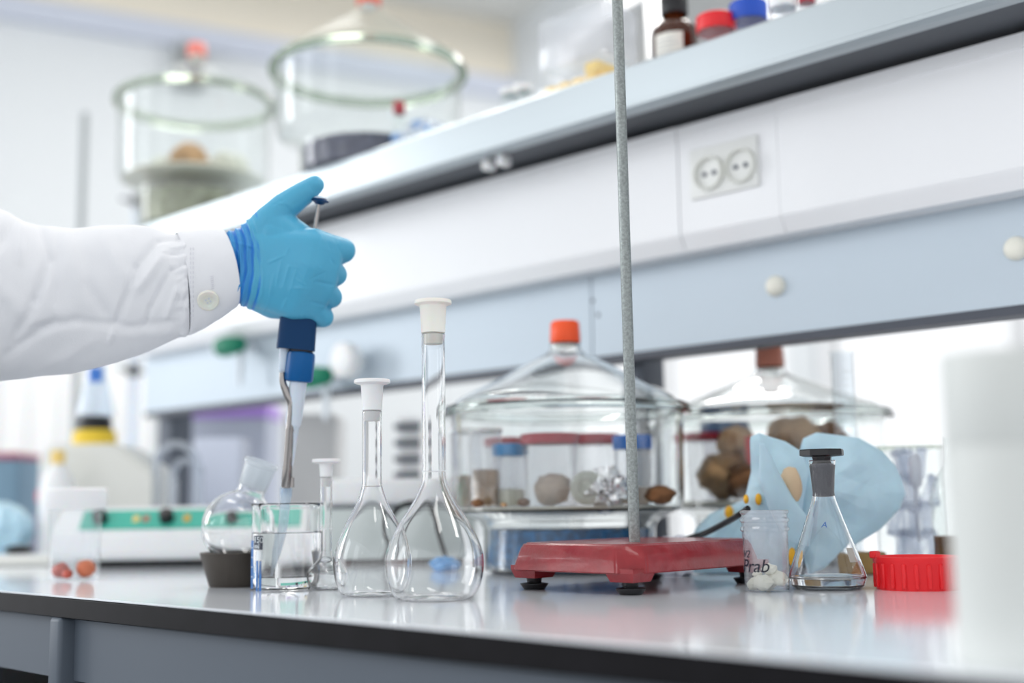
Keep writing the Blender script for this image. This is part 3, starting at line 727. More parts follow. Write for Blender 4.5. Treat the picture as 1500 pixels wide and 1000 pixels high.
# glove creases: (x0,y0,x1,y1,width px,amplitude mm) raised folds / sunk grooves on the back of the hand
CRE = [(392,385,421,372,1.8,.55),(418,372,424,362,1.5,.4),(404,420,412,382,2.2,.5),(414,422,424,388,2.2,.5),(424,430,434,395,2.2,.45),(395,436,402,400,2.4,.5),(412,455,420,438,2,.45),
       (432,408,449,418,1.3,.45),(428,422,452,423,1.3,.5),(436,398,444,412,1.3,.4),(420,390,440,392,1.3,.35),(440,470,446,455,2,.55),(432,474,438,460,2,.5),(452,410,478,398,1.6,-.5),
       (455,442,486,450,2.2,-1.0),(462,412,490,417,2.0,-.8),(484,378,492,390,2,-.6),(470,360,492,372,3,.3),(490,350,500,372,2,-.35),(480,352,486,372,2,-.3),
       (400,300,418,291,1.6,-.55),(402,296,424,300,1.6,.45),(412,288,428,308,1.6,.4),(424,296,432,312,1.6,.4),(450,262,458,280,1.4,-.5),(456,268,470,270,1.3,.3),
       (332,352,372,362,1.8,.6),(372,362,386,395,1.8,.7),(386,395,384,430,1.8,.6),(384,430,372,455,1.8,.5),(342,344,376,372,1.6,-.5),(378,380,378,440,1.6,-.5),
       (378,470,395,440,1.8,.4),(456,478,462,466,1.6,.35),(444,440,458,420,1.6,.35),(440,380,452,392,1.5,.3),(462,385,470,394,1.3,.3)]
NRM = [v.normal.copy() for v in gm.vertices]
DL = []
for v in gm.vertices:
    px, py, dz = toimg(v.co); n = NRM[v.index]
    facing = max(0, -n.dot(FWD))
    h = 0
    for x0, y0, x1, y1, wd_, am in CRE:
        d_, t_ = segd(px, py, x0, y0, x1, y1)
        if d_ < wd_*4: h += am*math.exp(-(d_/wd_)**2)*(.35+.65*math.sin(PI*min(1, max(0, t_)))**.5)
    h *= min(1, facing*1.6)
    q = Vector((px*.028, py*.009, dz*20)); h += .22*(noise.noise(q*1.6)) + .12*noise.noise(q*5)
    # bunched wrist
    yy = (py-395)/60; u = px - 352 - 10*(1-yy*yy) + 2.5*yy
    k = math.exp(-(max(0, u)/16)**2)
    nz = noise.noise(Vector((px*.03, py*.03, 3)))
    fold = math.sin(u*.55 + 2.6*nz)
    h += k*(1.0*fold + .55*math.sin(u*1.2 + 3*noise.noise(Vector((px*.05, py*.05, 8)))) + .35)
    st_ = noise.noise(Vector((u*.12, py*.018, 11))) + .5*noise.noise(Vector((u*.4, py*.05, 2)))
    DL.append(max(0., min(1., (16 - u + 22*st_)/7))*(.55+.45*max(0, -fold)))
    v.co = v.co + n*h*.001
def glove_mat():
    m = mat('blue_nitrile', srgb(78,168,206), .42, sss=.06, spec=.45); nt = m.node_tree; b = nt.nodes['Principled BSDF']
    tc = nt.nodes['Texture Coordinate']; mp = nt.nodes.new('ShaderNodeMapping'); mp.inputs['Scale'].default_value = (1, 1, .4)
    nt.links.new(tc.outputs['Object'], mp.inputs[0])
    n = nt.nodes.new('ShaderNodeTexNoise'); n.inputs['Scale'].default_value = 120; n.inputs['Detail'].default_value = 4; n.inputs['Distortion'].default_value = 1.4
    nt.links.new(mp.outputs[0], n.inputs['Vector']); bp = nt.nodes.new('ShaderNodeBump'); bp.inputs['Strength'].default_value = .35; bp.inputs['Distance'].default_value = .001
    nt.links.new(n.outputs['Fac'], bp.inputs['Height']); nt.links.new(bp.outputs[0], b.inputs['Normal'])
    aa = nt.nodes.new('ShaderNodeAttribute'); aa.attribute_name = 'double_layer'      # folded-over glove cuff: two layers of film, deeper blue
    mx = nt.nodes.new('ShaderNodeMix'); mx.data_type = 'RGBA'; mx.inputs[6].default_value = srgb(80,168,204); mx.inputs[7].default_value = srgb(28,122,208)
    nt.links.new(aa.outputs['Fac'], mx.inputs[0]); nt.links.new(mx.outputs[2], b.inputs['Base Color'])
    return m
GLOVE = glove_mat()
at_ = gm.attributes.new('double_layer', 'FLOAT', 'POINT'); at_.data.foreach_set('value', DL)
go = bpy.data.objects.new('glove', gm); C.objects.link(go); gm.materials.clear(); gm.materials.append(GLOVE); gm.polygons.foreach_set('use_smooth', [True]*len(gm.polygons))
go.parent = person; go.matrix_parent_inverse = Matrix.Translation(-Vector(person.location)); go['label'] = 'blue nitrile glove'
# bunched glove cuff: deeper blue double layer at the wrist
CUFFB = mat('blue_nitrile_double_layer', srgb(40,138,214), .4, spec=.45)
def ringloft(bm, rows, n=96, disp=None, caps=True):
    """rows: (pxc, pyc, half height px, half depth px, tilt px)"""
    rr = []
    for i, (cx_, cy_, hh, hd, tilt) in enumerate(rows):
        ring_ = []
        for k in range(n):
            a = 2*PI*k/n; sx = math.sin(a); co = math.cos(a)      # a=0 top, a=pi/2 nearest the camera
            px = cx_ + tilt[0]*co + tilt[1]*sx + tilt[2]*(1-co*co)*(1 if sx > 0 else -1); py = cy_ - hh*co; dd = -hd*PXM*sx
            if disp:
                h = disp(px, py, sx, i)
                px_n = 0; py -= h*co; dd -= h*PXM*sx
            ring_.append(bm.verts.new(P(px, py, ZP+dd)-Vector(person.location)))
        rr.append(ring_)
    for a, b in zip(rr, rr[1:]):
        for k in range(n): bm.faces.new((a[k], a[(k+1)%n], b[(k+1)%n], b[k]))
    if caps: bm.faces.new(rr[0]); bm.faces.new(rr[-1])
    bmesh.ops.recalc_face_normals(bm, faces=bm.faces); return bm
rows = []
for i in range(40):
    f = i/39; x = 306 + 58*f
    rows.append((x, 393+2*f, 54.5-2*f, 40-1.5*f, (-12, 10, 0)))
def dcuff(px, py, sx, i):
    nz = noise.noise(Vector((px*.02, py*.02, sx*2)))
    e = min(1, (39-i)/5)
    return e*(1.6*math.sin(i*.95 + 4*nz) + 1.0*math.sin(i*1.9+py*.03+5*nz) + .8*noise.noise(Vector((px*.10, py*.05, 5)))) - (1-e)*3
# sleeve
TOP = [(-420,250),(-250,262),(-120,285),(-40,300),(0,304),(20,312),(38,326),(60,330),(80,331),(110,335),(150,331),(200,329),(225,332),(248,341),(262,342),(270,341.5),(282,343)]
BOT = [(-420,640),(-250,612),(-120,585),(-40,566),(0,558),(60,551),(100,547),(150,535),(200,519),(240,503),(262,494),(270,490.5),(282,484)]
def interp(T, x):
    if x <= T[0][0]: return T[0][1]
    for (a, b), (c, d) in zip(T, T[1:]):
        if x <= c: return b + (d-b)*(x-a)/(c-a)
    return T[-1][1]
FOLD = [(272,346,232,352,4,-3.2),(230,352,200,392,6,-3.5),(200,392,172,472,6,-4),(274,372,240,372,3,-2.6),(240,372,205,420,7,4.5),(276,386,250,396,3,-2.5),(250,396,222,450,5,-4),(222,450,214,478,4,-2.5),
        (278,404,262,414,3,-2),(262,414,245,462,5,3.5),(278,362,250,362,3,2.4),(274,430,266,455,3,-2.2),(60,335,72,380,7,-3.5),(72,380,52,440,8,-5),(52,440,20,500,9,-4),(20,318,0,360,8,-5),(34,322,30,380,9,4),
        (100,345,120,440,14,3.5),(150,345,190,420,12,3),(50,482,110,470,7,-3.5),(110,470,190,480,7,-3.0),(190,480,262,470,6,-2.4),(10,520,80,470,7,-4),(160,500,165,485,5,3),(0,420,40,470,14,4),(130,420,160,470,10,-3.5),(84,350,84,440,9,-2.5),
        (-60,330,-30,520,14,-5),(-20,300,-40,420,12,4),(-150,300,-120,520,16,-6),(60,540,140,500,9,2.5),(180,492,262,484,8,2)]
def dslv(px, py, sx, i):
    h = 0
    if sx > -.2:
        for x0, y0, x1, y1, wd_, am in FOLD:
            d_, t_ = segd(px, py, x0, y0, x1, y1)
            if d_ < wd_*3.2: h += am*1.1*math.exp(-(d_/wd_)**2)*min(1, .15+1.6*min(t_, 1-t_)+.45)
        h *= min(1, (sx+.2)*1.8)
    k = max(0, min(1, (275-px)/25)); k = k if px < 275 else 0
    h += k*(2.2*noise.noise(Vector((px*.013, py*.016, sx*1.5))) + .9*noise.noise(Vector((px*.04, py*.03, sx*3))))
    kg = max(0, 1-(275-px)/26)                             # gathers into the cuff
    h += 2.2*math.exp(-((px-270)/5)**2)
    h += kg*1.4*math.sin(py*.34 + 2*noise.noise(Vector((py*.03, sx, 2))))*max(0, min(1, (276-px)/6))
    return h
rows = []; xs = [-420+ i*14 for i in range(20)] + [-140 + i*4 for i in range(20)] + [-60+i*1.9 for i in range(176)]
for x in xs:
    if x > 281: continue
    t_, b_ = interp(TOP, x), interp(BOT, x)
    bulge = 0
    hd = 43.2 + max(0, 273-x)*.11
    rows.append((x, (t_+b_)/2, (b_-t_)/2, min(hd, 100), (-4, 3, 0)))
bm = new(); ringloft(bm, rows, 220, dslv); slv = mk('coat_sleeve', bm, COAT, person, label='white cotton lab coat sleeve')
# cuff band (a tube with wall thickness, open towards the hand)
CT = [(268,341),(275,339),(300,337),(322,335.5)]; CB = [(268,490),(290,484),(310,475),(335,462)]
def cuff_rows(gr, xs_):
    out = []
    for x in xs_:
        f = (x-268)/(334-268); g0 = gr; gr = g0 - max(0, 1-(x-265)/5)*2.5
        t_ = interp(CT, x)-gr; b_ = interp(CB, x)-14*f+gr
        out.append((x, (t_+b_)/2, (b_-t_)/2, 44-3*f+gr, (-8-3*f, 11+4*f, 0))); gr = g0
    return out
xs_ = [266+i*1.8 for i in range(38)]
xe = xs_[-1]
outer = cuff_rows(2.0, xs_); inner = cuff_rows(-.6, xs_)[::-1]
rows = outer + [(xe+.9, outer[-1][1], outer[-1][2]-.7, outer[-1][3]-.6, outer[-1][4])] + inner
def dcf(px, py, sx, i): return .5*noise.noise(Vector((px*.05, py*.03, sx*2)))
bm = new(); ringloft(bm, rows, 160, dcf, caps=False); cuff = mk('cuff', bm, COAT, slv, label='buttoned sleeve cuff')
def on_cuff(px, py, off=0.):
    # front surface of the cuff near this pixel
    r = min(outer, key=lambda q: abs(q[0]+q[4][1]*.7-px)); co = max(-.98, min(.98, (r[1]-py)/r[2])); sx = math.sqrt(1-co*co)
    return P(px, py, ZP - r[3]*PXM*sx - off), co
bp_, _ = on_cuff(305, 439, .0002)
bm = new(); R_ = 15.5*PXM
lathe(bm, [(0,.0014),(R_*.45,.0014),(R_*.55,.0022),(R_*.9,.0024),(R_,.0014),(R_,0),(0,0)], 40)
nrm = (CAM-bp_).normalized(); nrm = (nrm + Vector((0,0,-.45))).normalized()
q = Vector((0,0,1)).rotation_difference(nrm).to_matrix()
for v in bm.verts: v.co = q @ v.co + bp_ - Vector(person.location) + nrm*.0008
mk('button', bm, BUTTON, slv, label='pearly round shirt button')
for k in range(4):
    a = PI/4+PI/2*k; bm = new(); lathe(bm, [(0,.0003),(.0009,.0003),(.0009,-.0003),(0,-.0003)], 10)
    for v in bm.verts: v.co = q @ (v.co + Vector((.0022*math.cos(a), .0022*math.sin(a), .0016))) + bp_ - Vector(person.location) + nrm*.0008
    mk('thread_hole', bm, SEAM, slv)
# stitching: two rows along the gathered edge, dashes
for xx in (279, 283):
    for k in range(16):
        py = 362 + k*7
        a_, _ = on_cuff(xx+ (py-362)*.0, py, .0006); b_, _ = on_cuff(xx, py+4, .0006)
        bm = new(); tube(bm, [a_-Vector(person.location), b_-Vector(person.location)], .00028, 6); mk('stitch', bm, SEAM, slv)
for k in range(7):                                          # buttonhole / tack stitches
    a_, _ = on_cuff(308+k*.3, 405+k*3, .0006); b_, _ = on_cuff(312+k*.3, 404+k*3, .0006)
    bm = new(); tube(bm, [a_-Vector(person.location), b_-Vector(person.location)], .00025, 6); mk('stitch', bm, SEAM, slv)
#@@MORE
# ------------------------------------------------------------------ desiccators
def desiccator(label, cen, R, zs=1., zl=1., knob=ORANGE, base_r=.68, name='desiccator', flange=GREENGLASS, solid=False):
    t = thing(name, label, 'desiccator', cen); rb_ = R*base_r
    body = [(0,.001), (rb_*.9, 0), (rb_, .004*zs), (rb_*1.01, .050*zs), (rb_*1.06, .058*zs), (R*.90, .068*zs), (R*.925, .080*zs), (R*.935, .165*zs), (R*.94, .176*zs)]
    bm = new(); lathe(bm, wall2(body, .0035) if solid else body, 72); bmesh.ops.recalc_face_normals(bm, faces=bm.faces); mk('bowl', bm, THICKG if solid else THIN, t)
    zf = .176*zs
    bm = new(); lathe(bm, [(R*.935, zf), (R, zf), (R*1.01, zf+.003), (R, zf+.006), (R*.925, zf+.006)], 72, close=True); mk('bowl_flange', bm, flange, t, label='thick green-tinted glass rim')
    bm = new(); lathe(bm, [(R*.93, zf+.0065), (R*.99, zf+.0065), (R, zf+.009), (R*.985, zf+.012), (R*.92, zf+.014)], 72, close=True); mk('lid_flange', bm, flange, t, label='thick green-tinted glass rim')
    z1 = zf+.013; hl = .066*zl
    lid = smoothprof([(R*.93, z1), (R*.86, z1+hl*.14), (R*.60, z1+hl*.42), (R*.36, z1+hl*.70), (R*.19, z1+hl*.88), (R*.135, z1+hl*.97), (R*.125, z1+hl*1.10)], 5)
    bm = new(); lathe(bm, lid+[(r_-.0035, z_-.002) for r_, z_ in lid[::-1]] if solid else lid, 72, close=solid); bmesh.ops.recalc_face_normals(bm, faces=bm.faces); mk('lid_dome', bm, THICKG if solid else THIND, t)
    zk = z1+hl*1.06
    bm = new(); lathe(bm, [(0, zk-.004), (R*.085, zk-.003), (R*.10, zk+.004), (0, zk+.004)], 28); mk('stopper_plug', bm, IVORY, t)
    bm = new(); lathe(bm, [(0, zk+.002), (R*.115, zk+.002), (R*.125, zk+.006), (R*.118, zk+.026), (R*.105, zk+.0285), (0, zk+.0288)], 32); mk('knob', bm, knob, t, label='coloured screw knob')
    return t, body
d1 = at_depth(835, 1.40)
D1, _ = desiccator('glass desiccator with orange knob and blue gel, behind the red retort stand', d1, .143, 1., 1.0, flange=FLANGEC, solid=True)
bm = new(); lathe(bm, [(0,.005),(.086,.005),(.0910,.01),(.0920,.048),(.080,.0495),(0,.049)], 64)
for v in bm.verts: v.co.z += .0015*noise.noise(v.co*150)
o = mk('silica_gel', bm, SILICA); o.location = d1; o['kind'] = 'stuff'; tag(o, 'blue silica gel beads in the bottom of the front desiccator', 'silica gel')
pl = mk('desiccator_plate', lathe(new(), [(0,.0705),(.118,.0705),(.1225,.071),(.1230,.0725),(.1215,.0735),(0,.0735)], 64), CERAMIC); pl.location = d1; tag(pl, 'cream ceramic plate inside the front desiccator', 'plate')
PZ = .0737
def on_plate(px, Z): return at_depth(px, Z, PZ)
def cup(label, loc, r0, r1, h, capm, caph=.010, body=None, group=None, name='sample_cup', lidr=1.06, cat='cup'):
    t = thing(name, label, cat, loc, group)
    bm = new(); lathe(bm, [(0,.0008),(r0*.93,0),(r0,.0015),(r1,h-caph*.4)], 40); mk('cup_body', bm, body or THINP, t)
    if capm:
        bm = new(); rr = r1*lidr; lathe(bm, [(rr*.97,h-caph),(rr,h-caph*.9),(rr,h-.001),(rr*.96,h),(0,h)], 40); mk('lid', bm, capm, t, label=None)
    return t
cup('clear sample cup with crimson lid holding a beige stone, front of the desiccator', on_plate(808, 1.345), .026, .031, .079, DRED, .011)
cup('clear sample cup with crimson lid, behind the foil bundle in the desiccator', on_plate(872, 1.43), .024, .029, .083, DRED, .011)
cup('small clear jar with sky-blue lid, leftmost of the lidded jars in the desiccator', on_plate(749, 1.37), .0175, .019, .070, CYANB, .013)
cup('small clear jar with bright blue lid, behind the steel rod in the desiccator', on_plate(928, 1.36), .019, .0205, .077, BLUE, .015)
cup('clear upright vial holding brown powder, left inside the desiccator', on_plate(713, 1.37), .017, .018, .088, WHITEPL, .006, THINP, name='sample_vial', cat='vial')
cup('clear upright vial at the far left inside the desiccator', on_plate(683, 1.40), .017, .018, .090, WHITEPL, .006, THINP, name='sample_vial', cat='vial')
cup('wide clear beaker-shaped cup at the back right inside the desiccator', on_plate(962, 1.46), .022, .025, .09, None, 0, THINP)
cup('crimson plastic cup behind the sky-blue lidded jar in the desiccator', on_plate(742, 1.46), .022, .025, .082, DRED, .010)
def stone(label, loc, r, sc, m, seed, cat='stone', name='stone', group=None, amp=.25, sub=3):
    bm = new(); lump(bm, r, (0,0,0), sc, amp, 1.7, seed, sub); o = mk(name, bm, m)
    o.location = loc; lo = min(v.co.z for v in o.data.vertices); o.location.z = loc[2]-lo; tag(o, label, cat, group); return o
l = on_plate(811, 1.345); stone('rounded beige stone inside the crimson-lidded cup', (l.x, l.y, PZ+.001), .021, (1.05,.95,.80), STONE, 1)
l = on_plate(877, 1.305); 
t = thing('foil_bundle', 'crumpled foil bundle with pale shell face on the desiccator plate', 'foil bundle', l)
bm = new(); lump(bm, .021, (.004,.006,.019), (1.1,1.0,.95), .5, 2.6, 9, 4); mk('foil', bm, FOIL, t, smooth=False)
bm = new(); lathe(bm, [(0,.004),(.006,.002),(.011,.005),(.0165,.004),(.018,0),(.014,-.003),(0,-.004)], 32)
q = Vector((0,0,1)).rotation_difference(Vector((CAM.x-l.x, CAM.y-l.y, .02)).normalized()).to_matrix()
for v in bm.verts: v.co = q @ v.co + Vector((-.005,-.012,.019))
mk('shell_face', bm, SHELL, t)
for k, (px, Z_, r, m, lb) in enumerate([(768,1.30,.006,BROWNS,'small brown pebble left of the beige stone cup on the desiccator plate'), (700,1.315,.006,BROWNS,'tiny brown pebble at the left edge of the desiccator plate'), (966,1.315,.014,BROWNS,'dark brown stone at the right edge of the desiccator plate'), (738,1.29,.003,TANS,'tiny tan crumb on the front of the desiccator plate')]):
    stone(lb, on_plate(px, Z_), r, (1.3,1,.7), m, 20+k)
bm = new(); lathe(bm, [(0,0),(.0145,0),(.0145,.04),(0,.041)], 28); o = mk('brown_powder', bm, TANS); o.location = on_plate(713,1.37)+Vector((0,0,.002)); tag(o, 'brown powder filling half of the left upright vial', 'powder'); o['kind'] = 'stuff'
bm = new(); lathe(bm, [(0,0),(.0145,0),(.0145,.034),(0,.036)], 28); o = mk('brown_powder', bm, TANS); o.location = on_plate(683,1.40)+Vector((0,0,.002)); tag(o, 'brown powder in the far left upright vial', 'powder'); o['kind'] = 'stuff'
bm = new(); lathe(bm, [(0,0),(.015,0),(.015,.018),(0,.02)], 28); o = mk('pale_powder', bm, CHALK); o.location = on_plate(749,1.37)+Vector((0,0,.002)); tag(o, 'pale powder in the sky-blue lidded jar', 'powder'); o['kind'] = 'stuff'
bm = new(); lathe(bm, [(0,0),(.017,0),(.017,.018),(0,.02)], 28); o = mk('sand_powder', bm, STONE); o.location = on_plate(928,1.36)+Vector((0,0,.002)); tag(o, 'sandy powder in the bright blue lidded jar', 'powder'); o['kind'] = 'stuff'

d2 = at_depth(1140, 1.56)
D2, _ = desiccator('glass desiccator with brown-orange knob full of stones, behind the light blue bag', d2, .151, 1.0, .80, knob=ORBROWN, flange=FLANGEC, solid=True)
bm = new(); lathe(bm, [(0,.005),(.090,.005),(.0955,.01),(.0965,.048),(.085,.0495),(0,.049)], 64); o = mk('silica_gel', bm, SILICA); o.location = d2; o['kind'] = 'stuff'; tag(o, 'blue silica gel beads in the bottom of the rear desiccator', 'silica gel')
pl2 = mk('desiccator_plate', lathe(new(), [(0,.0725),(.125,.0725),(.1295,.0735),(.130,.0762),(.1285,.0775),(0,.0775)], 64), CERAMIC); pl2.location = d2; tag(pl2, 'cream ceramic plate inside the rear desiccator', 'plate')
def on_plate2(px, Z): return at_depth(px, Z, .0778)
for k, (px, Z_, zoff, r, m, lb) in enumerate([(1062,1.49,0,.030,TANS,'large tan stone at the left inside the rear desiccator'), (1095,1.47,0,.027,BROWNS,'dark brown stone beside the large tan one in the rear desiccator'), (1082,1.52,.046,.024,TANS,'tan stone resting on others under the blue lid'),
       (1150,1.50,0,.034,TANS,'tan stone in the middle of the rear desiccator'), (1200,1.52,0,.033,BROWNS,'brown stone at the right inside the rear desiccator'), (1165,1.53,.050,.030,TANS,'pale tan stone on top of the middle stones'), (1215,1.56,.052,.024,BROWNS,'small brown stone on top at the right of the rear desiccator')]):
    l = on_plate2(px, Z_); l.z += zoff; stone(lb, l, r, (1.1,1,.9), m, 40+k)
cup('crimson-lidded cup at the left edge inside the rear desiccator', on_plate2(1035, 1.55), .020, .024, .085, DRED, .01)
cup('small red plastic jar beside the tan stones in the rear desiccator', on_plate2(1112, 1.46)+Vector((0,0,.0)), .012, .013, .075, RED, .036)
cup('clear jar with dark blue lid standing behind the tan stones in the rear desiccator', on_plate2(1066, 1.56), .025, .029, .098, mat('dark_blue_plastic', srgb(28,84,140), .4), .022)
cup('wide clear cup with crimson lid at the back right of the rear desiccator', on_plate2(1180, 1.62), .03, .034, .094, DRED, .014)

# upper shelf desiccators
d4 = at_depth(540, 1.95, SHELFTOP); d3 = at_depth(283, 2.31, SHELFTOP)
desiccator('large glass desiccator with orange-red knob on the upper shelf', d4, .158, .95, 1.5, knob=mat('orange_red_plastic', srgb(240,92,62), .4))
desiccator('tall glass desiccator on the far left end of the upper shelf', d3, .150, 1.38, 1.2, knob=mat('coral_plastic', srgb(240,140,128), .4))
st4 = []
def shelfpt(px, y): 
    p = ony(px, 300, y); return Vector((p.x, y, SHELFTOP))
for k, (dx, dy, r, m, lb) in enumerate([(-.06,.02,.030,BROWNS,'brown stone at the left inside the tall shelf desiccator'), (.03,-.03,.034,TANS,'tan stone at the front inside the tall shelf desiccator'), (.02,.06,.034,SHELL,'pale grey stone at the back inside the tall shelf desiccator'), (-.02,-.055,.022,SHELL,'small pale stone at the front left inside the tall shelf desiccator')]):
    stone(lb, d3+Vector((dx,dy,.0997)), r, (1.1,1,.9), m, 60+k)
pl3 = mk('desiccator_plate', lathe(new(), [(0,.0955),(.128,.0955),(.1315,.096),(.1315,.098),(.130,.0995),(0,.0995)], 64), CERAMIC); pl3.location = d3; tag(pl3, 'cream ceramic plate inside the tall shelf desiccator', 'plate')
bm = new(); lathe(bm, [(0,.003),(.095,.003),(.102,.008),(.103,.044),(.08,.050),(0,.051)], 48); o = mk('desiccant_granules', bm, mat('dark_desiccant', srgb(84,86,104), .6, bump=1, bscale=200, var=.3, vscale=120)); o.location = d4; o['kind'] = 'stuff'; tag(o, 'dark desiccant granules in the bottom of the large shelf desiccator', 'granules')
bm = new(); lathe(bm, [(0,.003),(.088,.003),(.096,.008),(.097,.066),(.08,.070),(0,.071)], 48); o = mk('desiccant_granules', bm, mat('olive_desiccant', srgb(150,152,132), .6, bump=1, bscale=200, var=.3, vscale=60)); o.location = d3; o['kind'] = 'stuff'; tag(o, 'grey-green desiccant granules in the bottom of the tall shelf desiccator', 'granules')
# crumpled film with blue print
def crumple(bm, r, sc, seed, n=4, amp=.35, c=(0,0,0)):
    res = bmesh.ops.create_icosphere(bm, subdivisions=n, radius=1)
    for v in res['verts']:
        q = v.co*1.6 + Vector((seed*3.1, seed*1.3, seed*5.7))
        k = 1 + amp*(1-2*abs(noise.noise(q))) - amp*.6 + amp*.5*(1-2*abs(noise.noise(q*2.6)))*.6
        v.co = Vector((v.co.x*sc[0], v.co.y*sc[1], v.co.z*sc[2]))*r*k + Vector(c)
CLRBAG = thin('clear_film', (.95,.96,.98,1), .12, frost=.3, fcol=(.82,.88,.96,1), spec=1.6)
f4 = shelfpt(600, SHY+.055)
t = thing('plastic_film_bag', 'crumpled clear film bag with blue print, on the shelf edge by the large desiccator', 'bag', f4)
bm = new(); crumple(bm, .03, (1.6,.7,.75), 3, 4, .4, (.02,0,.026)); mk('film', bm, CLRBAG, t, smooth=False)
for dx, dz, r in ((-.015,.030,.010), (.03,.040,.009), (.052,.030,.006)):
    bm = new(); crumple(bm, r, (1.3,.5,.8), int(dx*1000)+40, 2, .3, (dx,-.012,dz)); mk('blue_print_patch', bm, mat('soft_blue_print', srgb(122,170,222), .5), t, label='soft blue printed patch')
cup('small glass vial with crimson cap on the upper shelf in front of the large desiccator', shelfpt(576, SHY+.04)+Vector((0,.012,.0)), .0085, .0085, .088, mat('deep_red_plastic', srgb(176,36,52), .4), .018, THIN, name='sample_vial', cat='vial')
# small glass pieces along the shelf
for k, (px, h, r) in enumerate([(700,.028,.013), (722,.034,.012), (748,.048,.012), (768,.056,.013)]):
    cup(['short glass vial on the shelf edge, nearest the large desiccator', 'second short glass vial from the large desiccator on the shelf', 'third glass vial from the large desiccator on the shelf', 'glass vial on the shelf next to the clear box with yellow inserts'][k], shelfpt(px, SHY+.05+.02*(k % 2)), r, r, h, WHITEPL if k > 1 else None, .008, THIN, name='glass_vial', cat='vial')
# clear plastic box with yellow racks
bx = shelfpt(866, SHY+.07)
t = thing('clear_pipette_box', 'clear plastic box with pale yellow inserts on the upper shelf, left of the amber bottle', 'box', bx)
bm = new(); box(bm, .118, .075, .050, (0,0,.025), .004); mk('box_base', bm, THINC, t)
bm = new(); box(bm, .112, .072, .070, (0,0,.0855), .004); mk('box_lid', bm, THINP, t)
bm = new(); box(bm, .108, .06, .008, (0,0,.020), .002); mk('yellow_rack', bm, YSOFT, t)
bm = new(); box(bm, .024, .05, .018, (.030,-.005,.036), .004); mk('yellow_clip', bm, YSOFT, t)
for k in range(4):
    bm = new(); box(bm, .016, .056, .005, (-.044+k*.024,0,.0268), .001); mk('yellow_bar', bm, YSOFT, t)
# amber bottle
ab = shelfpt(997, SHY+.05); s = depth(ab)/F
t = thing('amber_bottle', 'amber glass bottle with black cap and cream paper label on the upper shelf', 'bottle', ab)
r = 33*s
bm = new(); lathe(bm, smoothprof([(0,.001),(r*.9,0),(r,.004),(r,.046),(r*.88,.056),(r*.52,.064),(r*.46,.068)], 4)+[(r*.46,.074)], 40); mk('bottle_body', bm, AMBER, t)
bm = new(); lathe(bm, [(r*.6,.070),(r*.62,.071),(r*.62,.092),(r*.58,.094),(0,.094)], 32); mk('cap', bm, BLACK, t)
fa_ = face_angle(ab); bm = new(); patch(bm, r*1.35, .034, nx=14); wrap(bm, r+.0004, fa_-.98, .006); mk('paper_label', bm, PAPER, t)
for k in range(4):
    bm = new(); patch(bm, r*(1.0-.2*(k % 2)), .0014, nx=8); wrap(bm, r+.0007, fa_-.85, .014+k*.0055); mk('printed_line', bm, GREYBOX, t)
def jar(label, px, yo, rp, h, capm, caph):
    l = shelfpt(px, SHY+yo); s = depth(l)/F; return cup(label, l, rp*s*.93, rp*s*.93, h, capm, caph, THINP, name='screw_top_jar', cat='jar', lidr=1.08)
j = jar('low clear jar with bright red screw lid, right of the amber bottle', 1059, .045, 29, .048, RED, .019)
j2 = jar('clear jar with blue screw lid on the upper shelf, right of the red-lidded one', 1108, .065, 28, .060, mat('cobalt_plastic', srgb(30,80,190), .4), .022)
jar('clear jar with white lid, right of the blue-lidded jar on the shelf', 1160, .05, 20, .045, WHITEPL, .012)
jar('small clear jar with pinkish-red lid further right on the shelf', 1196, .06, 12, .045, DRED, .01)
jar('short white-capped jar, rightmost of those on the upper shelf', 1232, .05, 18, .028, WHITEPL, .012)

